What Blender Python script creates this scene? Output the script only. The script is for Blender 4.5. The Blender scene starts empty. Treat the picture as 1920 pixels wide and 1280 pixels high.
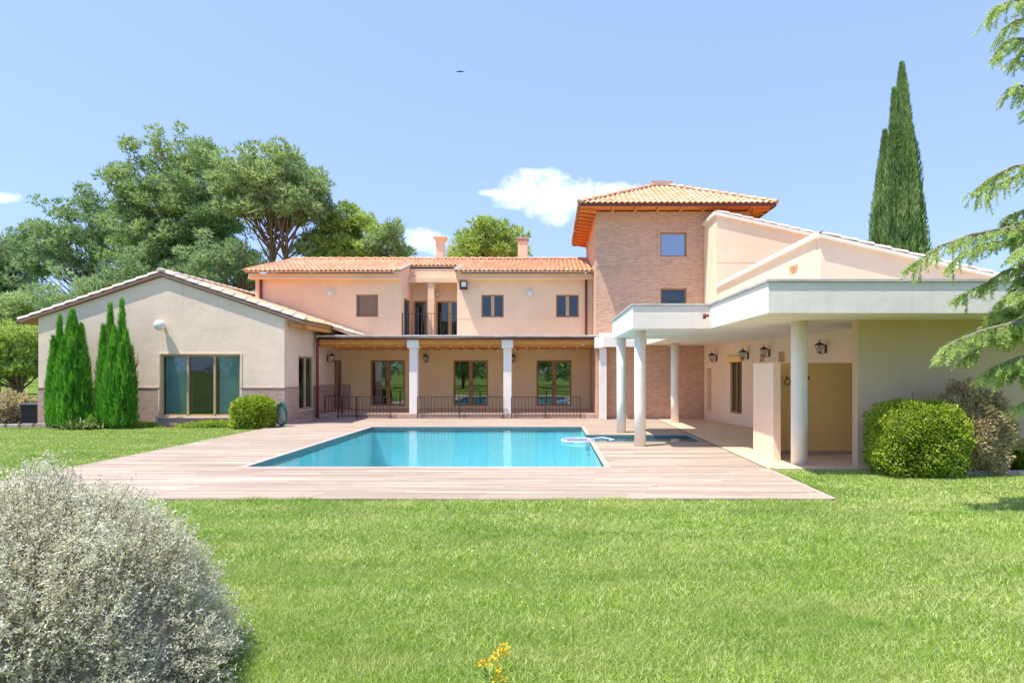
import bpy, math, random
import numpy as np
from mathutils import Vector, Matrix
random.seed(7)
RNG = np.random.default_rng(11)
sc = bpy.context.scene
COL = sc.collection
H = 1.75            # eye height above the terrace
F = 1150.0          # focal length in source pixels
def XP(px, Y): return (px - 1030.0) * Y / F
def ZP(py, Y): return H + (695.0 - py) * Y / F
def YG(py, z=0.0): return (H - z) * F / (py - 695.0)

# ------------------------------------------------------------ node helpers
def new_mat(name):
    m = bpy.data.materials.new(name); m.use_nodes = True
    nt = m.node_tree; nt.nodes.clear()
    return m, nt
class N:
    def __init__(s, nt): s.nt = nt
    def add(s, t, **kw):
        n = s.nt.nodes.new(t)
        for k, v in kw.items():
            if k.startswith('i_'):
                key = k[2:]
                key = int(key) if key.isdigit() else key.replace('_', ' ')
                n.inputs[key].default_value = v
            else: setattr(n, k, v)
        return n
    def link(s, a, b): s.nt.links.new(a, b)
    def math(s, op, a, b=None, c=None, clamp=False):
        n = s.nt.nodes.new('ShaderNodeMath'); n.operation = op; n.use_clamp = clamp
        for i, v in enumerate((a, b, c)):
            if v is None: continue
            if isinstance(v, (int, float)): n.inputs[i].default_value = v
            else: s.link(v, n.inputs[i])
        return n.outputs[0]
    def mix(s, fac, a, b, mode='MIX'):
        n = s.nt.nodes.new('ShaderNodeMix'); n.data_type = 'RGBA'; n.blend_type = mode
        for i, v in ((0, fac), (6, a), (7, b)):
            if isinstance(v, (int, float)): n.inputs[i].default_value = v
            elif isinstance(v, tuple): n.inputs[i].default_value = (*v[:3], 1)
            else: s.link(v, n.inputs[i])
        return n.outputs[2]
    def noise(s, vec, scale, detail=4, rough=.55, out=0):
        n = s.nt.nodes.new('ShaderNodeTexNoise')
        n.inputs['Scale'].default_value = scale; n.inputs['Detail'].default_value = detail
        n.inputs['Roughness'].default_value = rough
        if vec is not None: s.link(vec, n.inputs['Vector'])
        return n.outputs[out]
    def ramp(s, fac, stops):
        n = s.nt.nodes.new('ShaderNodeValToRGB')
        while len(n.color_ramp.elements) < len(stops): n.color_ramp.elements.new(.5)
        for e, (p, c) in zip(n.color_ramp.elements, stops):
            e.position = p; e.color = (*c[:3], 1) if isinstance(c, tuple) else (c, c, c, 1)
        s.link(fac, n.inputs[0]); return n.outputs[0]
    def pos(s): return s.nt.nodes.new('ShaderNodeNewGeometry').outputs['Position']
    def mapr(s, v, a, b, c, d):
        n = s.nt.nodes.new('ShaderNodeMapRange')
        s.link(v, n.inputs[0])
        for i, x in enumerate((a, b, c, d)): n.inputs[i + 1].default_value = x
        return n.outputs[0]
    def vscale(s, vec, sx, sy, sz):
        n = s.nt.nodes.new('ShaderNodeMapping'); n.inputs['Scale'].default_value = (sx, sy, sz)
        s.link(vec, n.inputs[0]); return n.outputs[0]
    def bump(s, h, strength=.3, dist=.01):
        n = s.nt.nodes.new('ShaderNodeBump'); n.inputs['Strength'].default_value = strength
        n.inputs['Distance'].default_value = dist; s.link(h, n.inputs['Height']); return n.outputs[0]
    def out(s, sh, vol=None):
        o = s.nt.nodes.new('ShaderNodeOutputMaterial'); s.link(sh, o.inputs[0])
    def bsdf(s, color, rough=.8, normal=None, spec=.3, metal=0):
        p = s.nt.nodes.new('ShaderNodeBsdfPrincipled')
        if isinstance(color, tuple): p.inputs['Base Color'].default_value = (*color[:3], 1)
        else: s.link(color, p.inputs['Base Color'])
        if isinstance(rough, (int, float)): p.inputs['Roughness'].default_value = rough
        else: s.link(rough, p.inputs['Roughness'])
        p.inputs['Specular IOR Level'].default_value = spec; p.inputs['Metallic'].default_value = metal
        if normal is not None: s.link(normal, p.inputs['Normal'])
        return p.outputs[0]
def sc3(c, k): return tuple(min(1, v * k) for v in c)

def stucco(name, c, var=.10, dirt=.25):
    m, nt = new_mat(name); n = N(nt); p = n.pos()
    a = n.noise(p, .9, 5, .6); b = n.noise(p, 7, 5, .6)
    streak = n.noise(n.vscale(p, 5, 5, .35), 1.2, 4, .6)
    col = n.mix(n.mapr(a, .3, .7, 0, 1), sc3(c, 1 - var), sc3(c, 1 + var))
    col = n.mix(n.mapr(b, .35, .75, 0, .35), col, sc3(c, 1 - var * 1.6))
    col = n.mix(n.mapr(streak, .58, .8, 0, dirt), col, (c[0]*.62, c[1]*.6, c[2]*.58))
    h = n.math('ADD', n.noise(p, 60, 4, .7), n.math('MULTIPLY', n.noise(p, 3.2, 2, .5), 2.0))
    n.out(n.bsdf(col, .9, n.bump(h, .35, .012), .2)); return m
def brick(name, c1, c2, mortar, bw=.24, bh=.062):
    m, nt = new_mat(name); n = N(nt); p = n.pos()
    sx = n.add('ShaderNodeSeparateXYZ'); n.link(p, sx.inputs[0])
    cx = n.add('ShaderNodeCombineXYZ'); n.link(n.math('ADD', sx.outputs[0], sx.outputs[1]), cx.inputs[0]); n.link(sx.outputs[2], cx.inputs[1])
    b = n.add('ShaderNodeTexBrick', offset=.5); n.link(cx.outputs[0], b.inputs['Vector'])
    b.inputs['Color1'].default_value = (*c1, 1); b.inputs['Color2'].default_value = (*c2, 1); b.inputs['Mortar'].default_value = (*mortar, 1)
    b.inputs['Scale'].default_value = 1; b.inputs['Mortar Size'].default_value = .008; b.inputs['Mortar Smooth'].default_value = .3
    b.inputs['Bias'].default_value = 0; b.inputs['Brick Width'].default_value = bw; b.inputs['Row Height'].default_value = bh
    w = n.noise(n.vscale(p, .6, .6, 2.4), 1.6, 5, .65)
    col = n.mix(n.mapr(w, .35, .7, 0, .55), b.outputs[0], sc3(c2, 1.25))
    v2 = n.noise(n.vscale(cx.outputs[0], 4.2, 16, 1), 1.0, 2, .5)
    col = n.mix(n.mapr(v2, .3, .75, 0, .5), col, sc3(c1, .62))
    g = n.noise(p, 40, 3, .7); col = n.mix(n.mapr(g, .3, .8, 0, .35), col, sc3(c1, .75))
    h = n.math('SUBTRACT', n.math('MULTIPLY', g, .3), b.outputs[1])
    n.out(n.bsdf(col, .9, n.bump(h, .6, .008), .2)); return m
def tiles(name, c1, c2, c3):
    m, nt = new_mat(name); n = N(nt); p = n.pos()
    g = nt.nodes.new('ShaderNodeNewGeometry')
    a = n.noise(p, 2.6, 3, .6); b = n.noise(p, .5, 3, .5)
    col = n.ramp(g.outputs['Random Per Island'], [(0, c1), (.5, c2), (1, c3)])
    col = n.mix(n.mapr(a, .35, .7, 0, .6), col, sc3(c1, .8))
    col = n.mix(n.mapr(b, .5, .8, 0, .35), col, (.42, .34, .25))
    f = n.noise(p, 30, 4, .7); col = n.mix(n.mapr(f, .5, .8, 0, .4), col, sc3(c1, .55))
    n.out(n.bsdf(col, .85, n.bump(f, .3, .01), .25)); return m
def plain(name, c, rough=.6, var=.08, metal=0, spec=.4, scale=6):
    m, nt = new_mat(name); n = N(nt); p = n.pos()
    a = n.noise(p, scale, 4, .6)
    col = n.mix(n.mapr(a, .3, .7, 0, 1), sc3(c, 1 - var), sc3(c, 1 + var))
    n.out(n.bsdf(col, rough, n.bump(n.noise(p, scale*8, 3, .6), .15, .004), spec, metal)); return m
def wood(name, c, horiz=True, rough=.55):
    m, nt = new_mat(name); n = N(nt); p = n.pos()
    v = n.vscale(p, 1.2 if horiz else 14, 9, 14 if horiz else 1.2)
    a = n.noise(v, 2, 6, .65)
    col = n.mix(n.mapr(a, .3, .7, 0, 1), sc3(c, .72), sc3(c, 1.2))
    n.out(n.bsdf(col, rough, n.bump(a, .2, .004), .35)); return m
def leafmat(name, dark, mid, light, trans=.35, scale=1.2, rough=.6):
    m, nt = new_mat(name); n = N(nt); g = nt.nodes.new('ShaderNodeNewGeometry')
    r = g.outputs['Random Per Island']; a = n.noise(g.outputs['Position'], scale, 3, .5)
    f = n.math('ADD', n.math('MULTIPLY', r, .6), n.math('MULTIPLY', n.mapr(a, .3, .7, 0, 1), .4))
    col = n.ramp(f, [(.1, dark), (.5, mid), (.95, light)])
    d = n.bsdf(col, rough, None, .25)
    t = nt.nodes.new('ShaderNodeBsdfTranslucent'); n.link(n.mix(1.0, col, (.95, 1.0, .65), 'MULTIPLY'), t.inputs[0])
    mx = nt.nodes.new('ShaderNodeMixShader'); mx.inputs[0].default_value = trans
    n.link(d, mx.inputs[1]); n.link(t.outputs[0], mx.inputs[2]); n.out(mx.outputs[0]); return m
def glassmat(name, tint=(.75, .85, .85), refl=.10, keep=.75):
    m, nt = new_mat(name); n = N(nt)
    t = nt.nodes.new('ShaderNodeBsdfTransparent'); t.inputs[0].default_value = (*sc3(tint, keep), 1)
    gl = nt.nodes.new('ShaderNodeBsdfGlossy'); gl.inputs['Roughness'].default_value = .015; gl.inputs['Color'].default_value = (.9, .97, 1, 1)
    p = n.pos(); n.link(n.bump(n.noise(p, .9, 2, .5), .06, .05), gl.inputs['Normal'])
    fr = nt.nodes.new('ShaderNodeFresnel'); fr.inputs[0].default_value = 1.5
    fac = n.math('ADD', n.math('MULTIPLY', fr.outputs[0], .9), refl, clamp=True)
    mx = nt.nodes.new('ShaderNodeMixShader'); n.link(fac, mx.inputs[0]); n.link(t.outputs[0], mx.inputs[1]); n.link(gl.outputs[0], mx.inputs[2])
    n.out(mx.outputs[0]); return m

M = {}
M['cream'] = stucco('cream_render', (.86, .675, .51), .10, .35)
M['cream_side'] = M['cream']
M['peach'] = stucco('peach_render', (.89, .61, .40), .08, .12)
M['ochre'] = stucco('ochre_render', (.97, .62, .25), .05, .1)
M['warm'] = stucco('warm_cream_render', (.93, .69, .48), .06, .12)
M['porch'] = stucco('porch_yellow_render', (.93, .68, .37), .05, .12)
M['cream_shaded'] = stucco('shaded_cream_render', (.68, .52, .34), .05, .12)  # cream render darkened, the canopy's shade is put into the colour
M['white'] = stucco('white_render', (.87, .79, .67), .06, .38)
M['colwhite'] = stucco('white_column_render', (.88, .81, .72), .07, .4)
M['brick'] = brick('tower_brick', (.58, .31, .20), (.74, .46, .30), (.76, .61, .45))
M['brickw'] = brick('base_brick', (.48, .30, .23), (.62, .43, .34), (.6, .49, .41))
M['tile'] = tiles('terracotta_tile', (.70, .33, .17), (.78, .43, .24), (.83, .54, .34))
M['tilec'] = tiles('sandy_tile', (.74, .39, .20), (.80, .48, .27), (.84, .58, .37))
M['verge'] = tiles('pale_verge_tile', (.70, .56, .42), (.80, .68, .54), (.85, .76, .64))
M['woodo'] = wood('orange_stained_wood', (.74, .33, .08))
M['woodd'] = wood('oak_frame_wood', (.42, .22, .09), False)
M['frame'] = wood('pale_oak_frame', (.55, .38, .19), False)
M['woodt'] = wood('tower_soffit_wood', (.75, .24, .055))
M['board'] = plain('verge_board_paint', (.24, .15, .125), .6)
M['brown'] = plain('dark_brown_paint', (.09, .035, .028), .45)
M['iron'] = plain('black_iron', (.05, .035, .032), .5, .15)
M['rust'] = plain('rust_pipe_paint', (.20, .05, .035), .5)
M['capstone'] = plain('grey_capping', (.52, .48, .43), .8, .2, scale=3)
M['glass'] = glassmat('window_glass', (.66, .80, .80), .05, .85)
M['glassd'] = glassmat('door_glass', (.5, .55, .5), .24, .55)
M['glassb'] = glassmat('tower_glass', (.5, .6, .7), .35, .5)
M['lamp'] = plain('frosted_lamp_glass', (.75, .75, .68), .35, .03)
M['room'] = plain('room_plaster', (.62, .72, .70), .9, .04)
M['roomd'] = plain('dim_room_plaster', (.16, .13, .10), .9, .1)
M['curtain'] = plain('white_curtain', (.75, .77, .75), .9, .05, scale=2)
M['shutter'] = wood('brown_blind', (.24, .155, .095))
M['bark'] = plain('pine_bark', (.20, .14, .10), .95, .35, scale=8)
M['barkg'] = plain('grey_bark', (.24, .20, .16), .95, .3, scale=10)
M['pool'] = None
M['black'] = plain('black_plastic', (.012, .013, .018), .4)
M['hose'] = plain('green_hose_rubber', (.035, .21, .16), .4)
M['stone'] = plain('edging_stone', (.42, .38, .33), .9, .25, scale=7)
M['soil'] = plain('garden_soil', (.16, .10, .06), .95, .3, scale=9)
M['whitep'] = plain('white_plastic', (.50, .56, .70), .35, .03)
M['lilac'] = plain('lilac_plastic', (.36, .26, .50), .4, .05)

def deckmat():
    m, nt = new_mat('weathered_deck_boards'); n = N(nt); p = n.pos()
    sx = n.add('ShaderNodeSeparateXYZ'); n.link(p, sx.inputs[0])
    row = n.math('FLOOR', n.math('DIVIDE', sx.outputs[1], .095)); wn = n.add('ShaderNodeTexWhiteNoise', noise_dimensions='1D'); n.link(row, wn.inputs['W'])
    cx = n.add('ShaderNodeCombineXYZ'); n.link(n.math('ADD', sx.outputs[0], n.math('MULTIPLY', wn.outputs[0], 23.0)), cx.inputs[0]); n.link(sx.outputs[1], cx.inputs[1])
    b = n.add('ShaderNodeTexBrick', offset=0); n.link(cx.outputs[0], b.inputs['Vector'])
    b.inputs['Color1'].default_value = (0, 0, 0, 1); b.inputs['Color2'].default_value = (1, 1, 1, 1); b.inputs['Mortar'].default_value = (.5, .5, .5, 1)
    b.inputs['Scale'].default_value = 1; b.inputs['Mortar Size'].default_value = .0028; b.inputs['Mortar Smooth'].default_value = .2
    b.inputs['Brick Width'].default_value = 2.3; b.inputs['Row Height'].default_value = .095; b.inputs['Bias'].default_value = 0
    grain = n.noise(n.vscale(p, 1.0, 22, 1), 2.2, 6, .7)
    broad = n.noise(n.vscale(p, .30, 5.5, 1), 1.0, 5, .7)
    col = n.ramp(b.outputs[0], [(0, (.28, .20, .135)), (.45, (.43, .33, .235)), (1, (.56, .45, .335))])
    col = n.mix(n.mapr(grain, .35, .7, 0, .55), col, (.52, .42, .34))
    col = n.mix(n.mapr(broad, .42, .62, 0, .75), col, (.27, .20, .155))
    col = n.mix(n.math('MULTIPLY', b.outputs[1], .8), col, (.12, .08, .06))
    n.out(n.bsdf(col, .75, n.bump(n.math('SUBTRACT', n.math('MULTIPLY', grain, .25), b.outputs[1]), .5, .004), .3)); return m
M['deck'] = deckmat()
def pavemat(name, c1, c2, c3, mort, s=.33):
    m, nt = new_mat(name); n = N(nt); p = n.pos()
    b = n.add('ShaderNodeTexBrick', offset=0); n.link(p, b.inputs['Vector'])
    b.inputs['Color1'].default_value = (*c1, 1); b.inputs['Color2'].default_value = (*c2, 1); b.inputs['Mortar'].default_value = (*mort, 1)
    b.inputs['Scale'].default_value = 1; b.inputs['Mortar Size'].default_value = .005
    b.inputs['Brick Width'].default_value = s; b.inputs['Row Height'].default_value = s
    col = n.mix(n.mapr(n.noise(p, 3, 5, .6), .3, .7, 0, .5), b.outputs[0], c3)
    n.out(n.bsdf(col, .6, n.bump(n.math('SUBTRACT', n.math('MULTIPLY', n.noise(p, 20, 3), .2), b.outputs[1]), .3, .004), .35)); return m
M['pave'] = pavemat('terracotta_paving', (.70, .48, .32), (.76, .56, .38), (.64, .46, .33), (.56, .44, .33))
M['poolt'] = pavemat('pool_mosaic', (.46, .72, .74), (.52, .78, .78), (.48, .76, .78), (.52, .76, .76), .12)
M['spat'] = pavemat('spa_mosaic', (.30, .52, .55), (.36, .60, .62), (.3, .55, .6), (.36, .6, .65), .12)
def watermat():
    m, nt = new_mat('pool_water'); n = N(nt); p = n.pos()
    t = nt.nodes.new('ShaderNodeBsdfTransparent'); t.inputs[0].default_value = (.56, .86, .91, 1)
    gl = nt.nodes.new('ShaderNodeBsdfGlossy'); gl.inputs['Roughness'].default_value = .02
    h = n.math('ADD', n.noise(n.vscale(p, 1.2, .55, 1), 2.2, 3, .5), n.math('MULTIPLY', n.noise(p, 9, 2, .5), .12))
    nb = n.bump(h, .14, .05); n.link(nb, gl.inputs['Normal'])
    fr = nt.nodes.new('ShaderNodeFresnel'); fr.inputs[0].default_value = 1.33; n.link(nb, fr.inputs['Normal'])
    mx = nt.nodes.new('ShaderNodeMixShader'); n.link(n.math('MULTIPLY', fr.outputs[0], .75), mx.inputs[0]); n.link(t.outputs[0], mx.inputs[1]); n.link(gl.outputs[0], mx.inputs[2])
    n.out(mx.outputs[0]); return m
M['water'] = watermat()
def grassground():
    m, nt = new_mat('lawn_turf'); n = N(nt); p = n.pos()
    a = n.noise(p, .7, 4, .6); b = n.noise(p, 25, 5, .75); s = n.noise(n.vscale(p, .5, 2.4, 1), 1.3, 4, .6)
    col = n.mix(n.mapr(a, .3, .7, 0, 1), (.08, .14, .012), (.17, .23, .035))
    col = n.mix(n.mapr(s, .4, .7, 0, .6), col, (.26, .31, .07))
    col = n.mix(n.mapr(b, .35, .7, 0, .6), col, (.09, .16, .015))
    n.out(n.bsdf(col, .95, n.bump(b, .8, .03), .1)); return m
M['lawn'] = grassground()
def blademat():
    m, nt = new_mat('grass_blades'); n = N(nt); g = nt.nodes.new('ShaderNodeNewGeometry'); p = g.outputs['Position']
    r = g.outputs['Random Per Island']; a = n.noise(p, .75, 4, .6); s = n.noise(n.vscale(p, .45, 1.9, 1), 1.3, 4, .6); c = n.noise(p, 4.5, 3, .6)
    col = n.ramp(r, [(0, (.10, .22, .02)), (.35, (.35, .51, .045)), (.72, (.76, .82, .21)), (1, (.97, .96, .68))])
    col = n.mix(n.mapr(a, .35, .65, 0, .5), col, (.26, .46, .035))
    col = n.mix(n.mapr(s, .42, .68, 0, .6), col, (.74, .72, .30))
    col = n.mix(n.mapr(c, .5, .75, 0, .5), col, (.19, .36, .03))
    big = n.noise(n.vscale(p, .8, 1.5, 1), .55, 3, .55); col = n.mix(1.0, col, n.ramp(big, [(.3, (.70, .78, .66)), (.5, (.98, .99, .96)), (.7, (1, 1, 1))]), 'MULTIPLY')
    sy = n.add('ShaderNodeSeparateXYZ'); n.link(p, sy.inputs[0]); st = n.math('SINE', n.math('ADD', n.math('MULTIPLY', sy.outputs[1], 5.2), n.math('MULTIPLY', n.noise(p, .4, 2), 4.0)))
    col = n.mix(1.0, col, n.ramp(n.mapr(st, -1, 1, 0, 1), [(0, (.86, .90, .84)), (1, (1, 1, 1))]), 'MULTIPLY')
    d = n.bsdf(col, .55, None, .3)
    t = nt.nodes.new('ShaderNodeBsdfTranslucent'); n.link(col, t.inputs[0])
    mx = nt.nodes.new('ShaderNodeMixShader'); mx.inputs[0].default_value = .27
    n.link(d, mx.inputs[1]); n.link(t.outputs[0], mx.inputs[2]); n.out(mx.outputs[0]); return m
M['blade'] = blademat()
M['pineA'] = leafmat('pine_needles_blue', (.18, .29, .17), (.37, .49, .27), (.63, .70, .42), .5, .35)
M['pineB'] = leafmat('pine_needles_green', (.16, .27, .12), (.39, .50, .23), (.66, .72, .42), .5, .35)
M['pineC'] = leafmat('pine_needles_yellow', (.19, .31, .07), (.44, .57, .14), (.72, .78, .28), .45, .35)
M['cyp'] = leafmat('cypress_scales', (.05, .20, .02), (.15, .44, .04), (.36, .66, .09), .4, 2)
M['cypb'] = leafmat('tall_cypress_scales', (.09, .18, .06), (.26, .40, .13), (.52, .61, .26), .38, 1)
M['box'] = leafmat('hedge_leaves', (.13, .25, .02), (.40, .52, .05), (.80, .80, .22), .4, 3, .45)
M['shr'] = leafmat('mauve_shrub_leaves', (.30, .24, .14), (.60, .50, .30), (.86, .76, .52), .4, 3)
M['silver'] = leafmat('silver_leaves', (.44, .41, .30), (.80, .77, .64), (.98, .95, .87), .45, 5, .6)
M['twig'] = plain('brown_twig', (.17, .10, .075), .9, .2)
M['cedar'] = leafmat('cedar_needles', (.30, .42, .12), (.54, .68, .22), (.82, .88, .46), .5, 1.5)
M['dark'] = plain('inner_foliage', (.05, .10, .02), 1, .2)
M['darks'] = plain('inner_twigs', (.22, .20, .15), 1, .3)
M['agave'] = leafmat('strap_leaves', (.12, .2, .05), (.3, .38, .12), (.6, .62, .32), .3, 4)
M['pink'] = plain('pink_petals', (.62, .14, .32), .6)
M['yellow'] = plain('yellow_petals', (.85, .58, .02), .6)
M['olive'] = leafmat('garden_tree_leaves', (.06, .12, .03), (.14, .24, .05), (.26, .36, .09), .35, .6)

# ------------------------------------------------------------ mesh helpers
class MB:
    def __init__(s, O=(0, 0, 0), U=(1, 0, 0), Nn=(0, -1, 0)):
        s.v = []; s.f = []; s.frame(O, U, Nn); s.smooth = False
    def frame(s, O=(0, 0, 0), U=(1, 0, 0), Nn=(0, -1, 0)):
        s.O = Vector(O); s.U = Vector(U).normalized(); s.N = Vector(Nn).normalized(); return s
    def P(s, u, n, z): return s.O + s.U * u + s.N * n + Vector((0, 0, z))
    def quad(s, *ps):
        i = len(s.v); s.v += [tuple(p) for p in ps]; s.f.append(tuple(range(i, i + len(ps)))); return s
    def hexa(s, p):   # 8 points: 4 bottom, 4 top
        i = len(s.v); s.v += [tuple(q) for q in p]
        for f in ((3, 2, 1, 0), (4, 5, 6, 7), (0, 1, 5, 4), (1, 2, 6, 5), (2, 3, 7, 6), (3, 0, 4, 7)): s.f.append(tuple(i + k for k in f))
        return s
    def lbox(s, u0, u1, n0, n1, z0, z1):
        P = s.P; return s.hexa([P(u0, n0, z0), P(u1, n0, z0), P(u1, n1, z0), P(u0, n1, z0), P(u0, n0, z1), P(u1, n0, z1), P(u1, n1, z1), P(u0, n1, z1)])
    def box(s, x0, x1, y0, y1, z0, z1):
        return s.hexa([(x0, y0, z0), (x1, y0, z0), (x1, y1, z0), (x0, y1, z0), (x0, y0, z1), (x1, y0, z1), (x1, y1, z1), (x0, y1, z1)])
    def prism(s, pts, d):   # pts 3D polygon, extruded by d
        d = Vector(d); i = len(s.v); n = len(pts)
        s.v += [tuple(p) for p in pts] + [tuple(Vector(p) + d) for p in pts]
        s.f.append(tuple(range(i, i + n))); s.f.append(tuple(range(i + 2 * n - 1, i + n - 1, -1)))
        for k in range(n): s.f.append((i + k, i + n + k, i + n + (k + 1) % n, i + (k + 1) % n))
        return s
    def tube(s, path, r, seg=8, cap=True):
        path = [Vector(p) for p in path]; rs = r if isinstance(r, (list, tuple)) else [r] * len(path)
        base = len(s.v); ref = None
        for k, p in enumerate(path):
            t = (path[min(k + 1, len(path) - 1)] - path[max(k - 1, 0)]).normalized()
            if ref is None: ref = Vector((0, 0, 1)) if abs(t.z) < .9 else Vector((1, 0, 0))
            a = (ref - t * ref.dot(t)).normalized(); b = t.cross(a); ref = a
            for j in range(seg):
                an = 2 * math.pi * j / seg; s.v.append(tuple(p + (a * math.cos(an) + b * math.sin(an)) * rs[k]))
        for k in range(len(path) - 1):
            for j in range(seg):
                s.f.append((base + k * seg + j, base + k * seg + (j + 1) % seg, base + (k + 1) * seg + (j + 1) % seg, base + (k + 1) * seg + j))
        if cap:
            s.f.append(tuple(base + j for j in reversed(range(seg)))); e = base + (len(path) - 1) * seg; s.f.append(tuple(e + j for j in range(seg)))
        return s
    def lathe(s, c, prof, seg=20):
        return s.tube([(c[0], c[1], c[2] + z) for r, z in prof], [max(r, .0005) for r, z in prof], seg)
    def wall(s, u0, u1, z0, z1, th, holes=(), n0=0.0):
        """panel in the frame's u-z plane, front at n0, back at n0-th, holes (ua,ub,za,zb)"""
        us = sorted({u0, u1, *[h[0] for h in holes], *[h[1] for h in holes]}); zs = sorted({z0, z1, *[h[2] for h in holes], *[h[3] for h in holes]})
        us = [u for u in us if u0 - 1e-6 <= u <= u1 + 1e-6]; zs = [z for z in zs if z0 - 1e-6 <= z <= z1 + 1e-6]
        def solid(i, j):
            if i < 0 or j < 0 or i >= len(us) - 1 or j >= len(zs) - 1: return False
            cu = (us[i] + us[i + 1]) / 2; cz = (zs[j] + zs[j + 1]) / 2
            return not any(h[0] < cu < h[1] and h[2] < cz < h[3] for h in holes)
        P = s.P; b = n0 - th
        for i in range(len(us) - 1):
            for j in range(len(zs) - 1):
                if not solid(i, j): continue
                a, c, d, e = us[i], us[i + 1], zs[j], zs[j + 1]
                s.quad(P(a, n0, d), P(c, n0, d), P(c, n0, e), P(a, n0, e)); s.quad(P(c, b, d), P(a, b, d), P(a, b, e), P(c, b, e))
                if not solid(i - 1, j): s.quad(P(a, b, d), P(a, n0, d), P(a, n0, e), P(a, b, e))
                if not solid(i + 1, j): s.quad(P(c, n0, d), P(c, b, d), P(c, b, e), P(c, n0, e))
                if not solid(i, j - 1): s.quad(P(a, b, d), P(c, b, d), P(c, n0, d), P(a, n0, d))
                if not solid(i, j + 1): s.quad(P(a, n0, e), P(c, n0, e), P(c, b, e), P(a, b, e))
        return s
    def build(s, name, mat, parent=None, smooth=False, bevel=0, local=False):
        off = Vector((0, 0, 0))
        if parent is not None and not local: off = wloc(parent)
        me = bpy.data.meshes.new(name); me.from_pydata([tuple(Vector(v) - off) for v in s.v], [], s.f); me.update()
        if mat: me.materials.append(mat)
        if smooth: me.shade_smooth()
        o = bpy.data.objects.new(name, me); COL.objects.link(o)
        if parent is not None: o.parent = parent
        if bevel:
            b = o.modifiers.new('bevel', 'BEVEL'); b.width = bevel; b.segments = 2; b.limit_method = 'ANGLE'
        return o
def wloc(o):
    v = Vector((0, 0, 0))
    while o is not None: v += o.location; o = o.parent
    return v
def np_obj(name, verts, k, mat, parent=None, smooth=False):
    """verts (N*k,3): N separate faces of k corners"""
    verts = np.asarray(verts, dtype=np.float32).reshape(-1, 3)
    if parent is not None: verts = verts - np.array(wloc(parent), dtype=np.float32)
    n = len(verts) // k
    me = bpy.data.meshes.new(name); me.vertices.add(n * k); me.vertices.foreach_set('co', verts.ravel())
    me.loops.add(n * k); me.loops.foreach_set('vertex_index', np.arange(n * k, dtype=np.int32))
    me.polygons.add(n); me.polygons.foreach_set('loop_start', np.arange(0, n * k, k, dtype=np.int32))
    try: me.polygons.foreach_set('loop_total', np.full(n, k, dtype=np.int32))
    except Exception: pass
    me.update(calc_edges=True); me.validate()
    me.materials.append(mat)
    o = bpy.data.objects.new(name, me); COL.objects.link(o)
    if parent is not None: o.parent = parent
    return o
def thing(name, label, cat, loc=(0, 0, 0), rz=0, group=None):
    o = bpy.data.objects.new(name, None); COL.objects.link(o); o.empty_display_size = .3
    o.location = loc; o.rotation_euler = (0, 0, rz); tag(o, label, cat, group); return o
def tag(o, label, cat, group=None, kind=None):
    o['label'] = label; o['category'] = cat
    if group: o['group'] = group
    if kind: o['kind'] = kind
    return o
def struct(o, label=None):
    o['kind'] = 'structure'
    if label: o['label'] = label
    o['category'] = o.name.split('.')[0].replace('_', ' ')
    return o
def copy_tree(o, parent=None):
    c = o.copy(); COL.objects.link(c); c.parent = parent
    for ch in [x for x in bpy.data.objects if x.parent is o]: copy_tree(ch, c)
    return c
def unit(v): return v / np.maximum(np.linalg.norm(v, axis=-1, keepdims=True), 1e-9)

# ------------------------------------------------------------ roofs
def tiled(mb, O, U, V, W, L, pitch=.2, course=.38, amp=.045, lo=None, hi=None):
    """barrel tiles on the plane O + u*U + v*V; lo/hi(u) -> v limits"""
    O = Vector(O); U = Vector(U).normalized(); V = Vector(V).normalized(); Nn = U.cross(V).normalized()
    if Nn.z < 0: Nn = -Nn
    nt = max(1, round(W / pitch)); pw = W / nt; S = 8
    for i in range(nt):
        uc = (i + .5) * pw; v0 = lo(uc) if lo else 0; v1 = hi(uc) if hi else L
        if v1 - v0 < .03: continue
        a = v0
        c0 = math.floor(v0 / course)
        while a < v1 - 1e-3:
            b = min((math.floor(a / course + 1e-6) + 1) * course, v1)
            base = len(mb.v); jit = random.uniform(-.006, .006)
            for k in range(S + 1):
                t = k / S; h = amp * (.5 + .5 * math.cos(2 * math.pi * (t - .5)))
                h += .012 * (1 if True else 0)
                u = (i + t) * pw
                for vv, lift, drop in ((a, .022, 0), (b, .0, 0)):
                    mb.v.append(tuple(O + U * u + V * vv + Nn * (h + lift + jit)))
                mb.v.append(tuple(O + U * u + V * a + Nn * (h - .012)))
            for k in range(S):
                q = base + 3 * k
                mb.f.append((q, q + 3, q + 4, q + 1)); mb.f.append((q + 2, q + 5, q + 3, q))
            a = b
    return mb
def caps(mb, p0, p1, r=.11, step=.4, up=(0, 0, 1)):
    """row of overlapping half-round cap tiles from p0 (low) to p1"""
    p0 = Vector(p0); p1 = Vector(p1); d = p1 - p0; L = d.length; d.normalize(); up = Vector(up)
    s = d.cross(up).normalized(); up = s.cross(d).normalized(); n = max(1, round(L / step)); st = L / n
    for i in range(n):
        base = len(mb.v); a = p0 + d * (i * st - .03); b = p0 + d * ((i + 1) * st)
        for (q, rr, lift) in ((a, r * 1.08, .02), (b, r * .92, 0), ):
            for k in range(9):
                an = math.pi * k / 8; mb.v.append(tuple(q + s * math.cos(an) * rr + up * (math.sin(an) * rr * .8 + lift)))
        for k in range(8): mb.f.append((base + k, base + k + 1, base + 9 + k + 1, base + 9 + k))
        mb.f.append(tuple(base + k for k in range(9)))
    return mb
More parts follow.
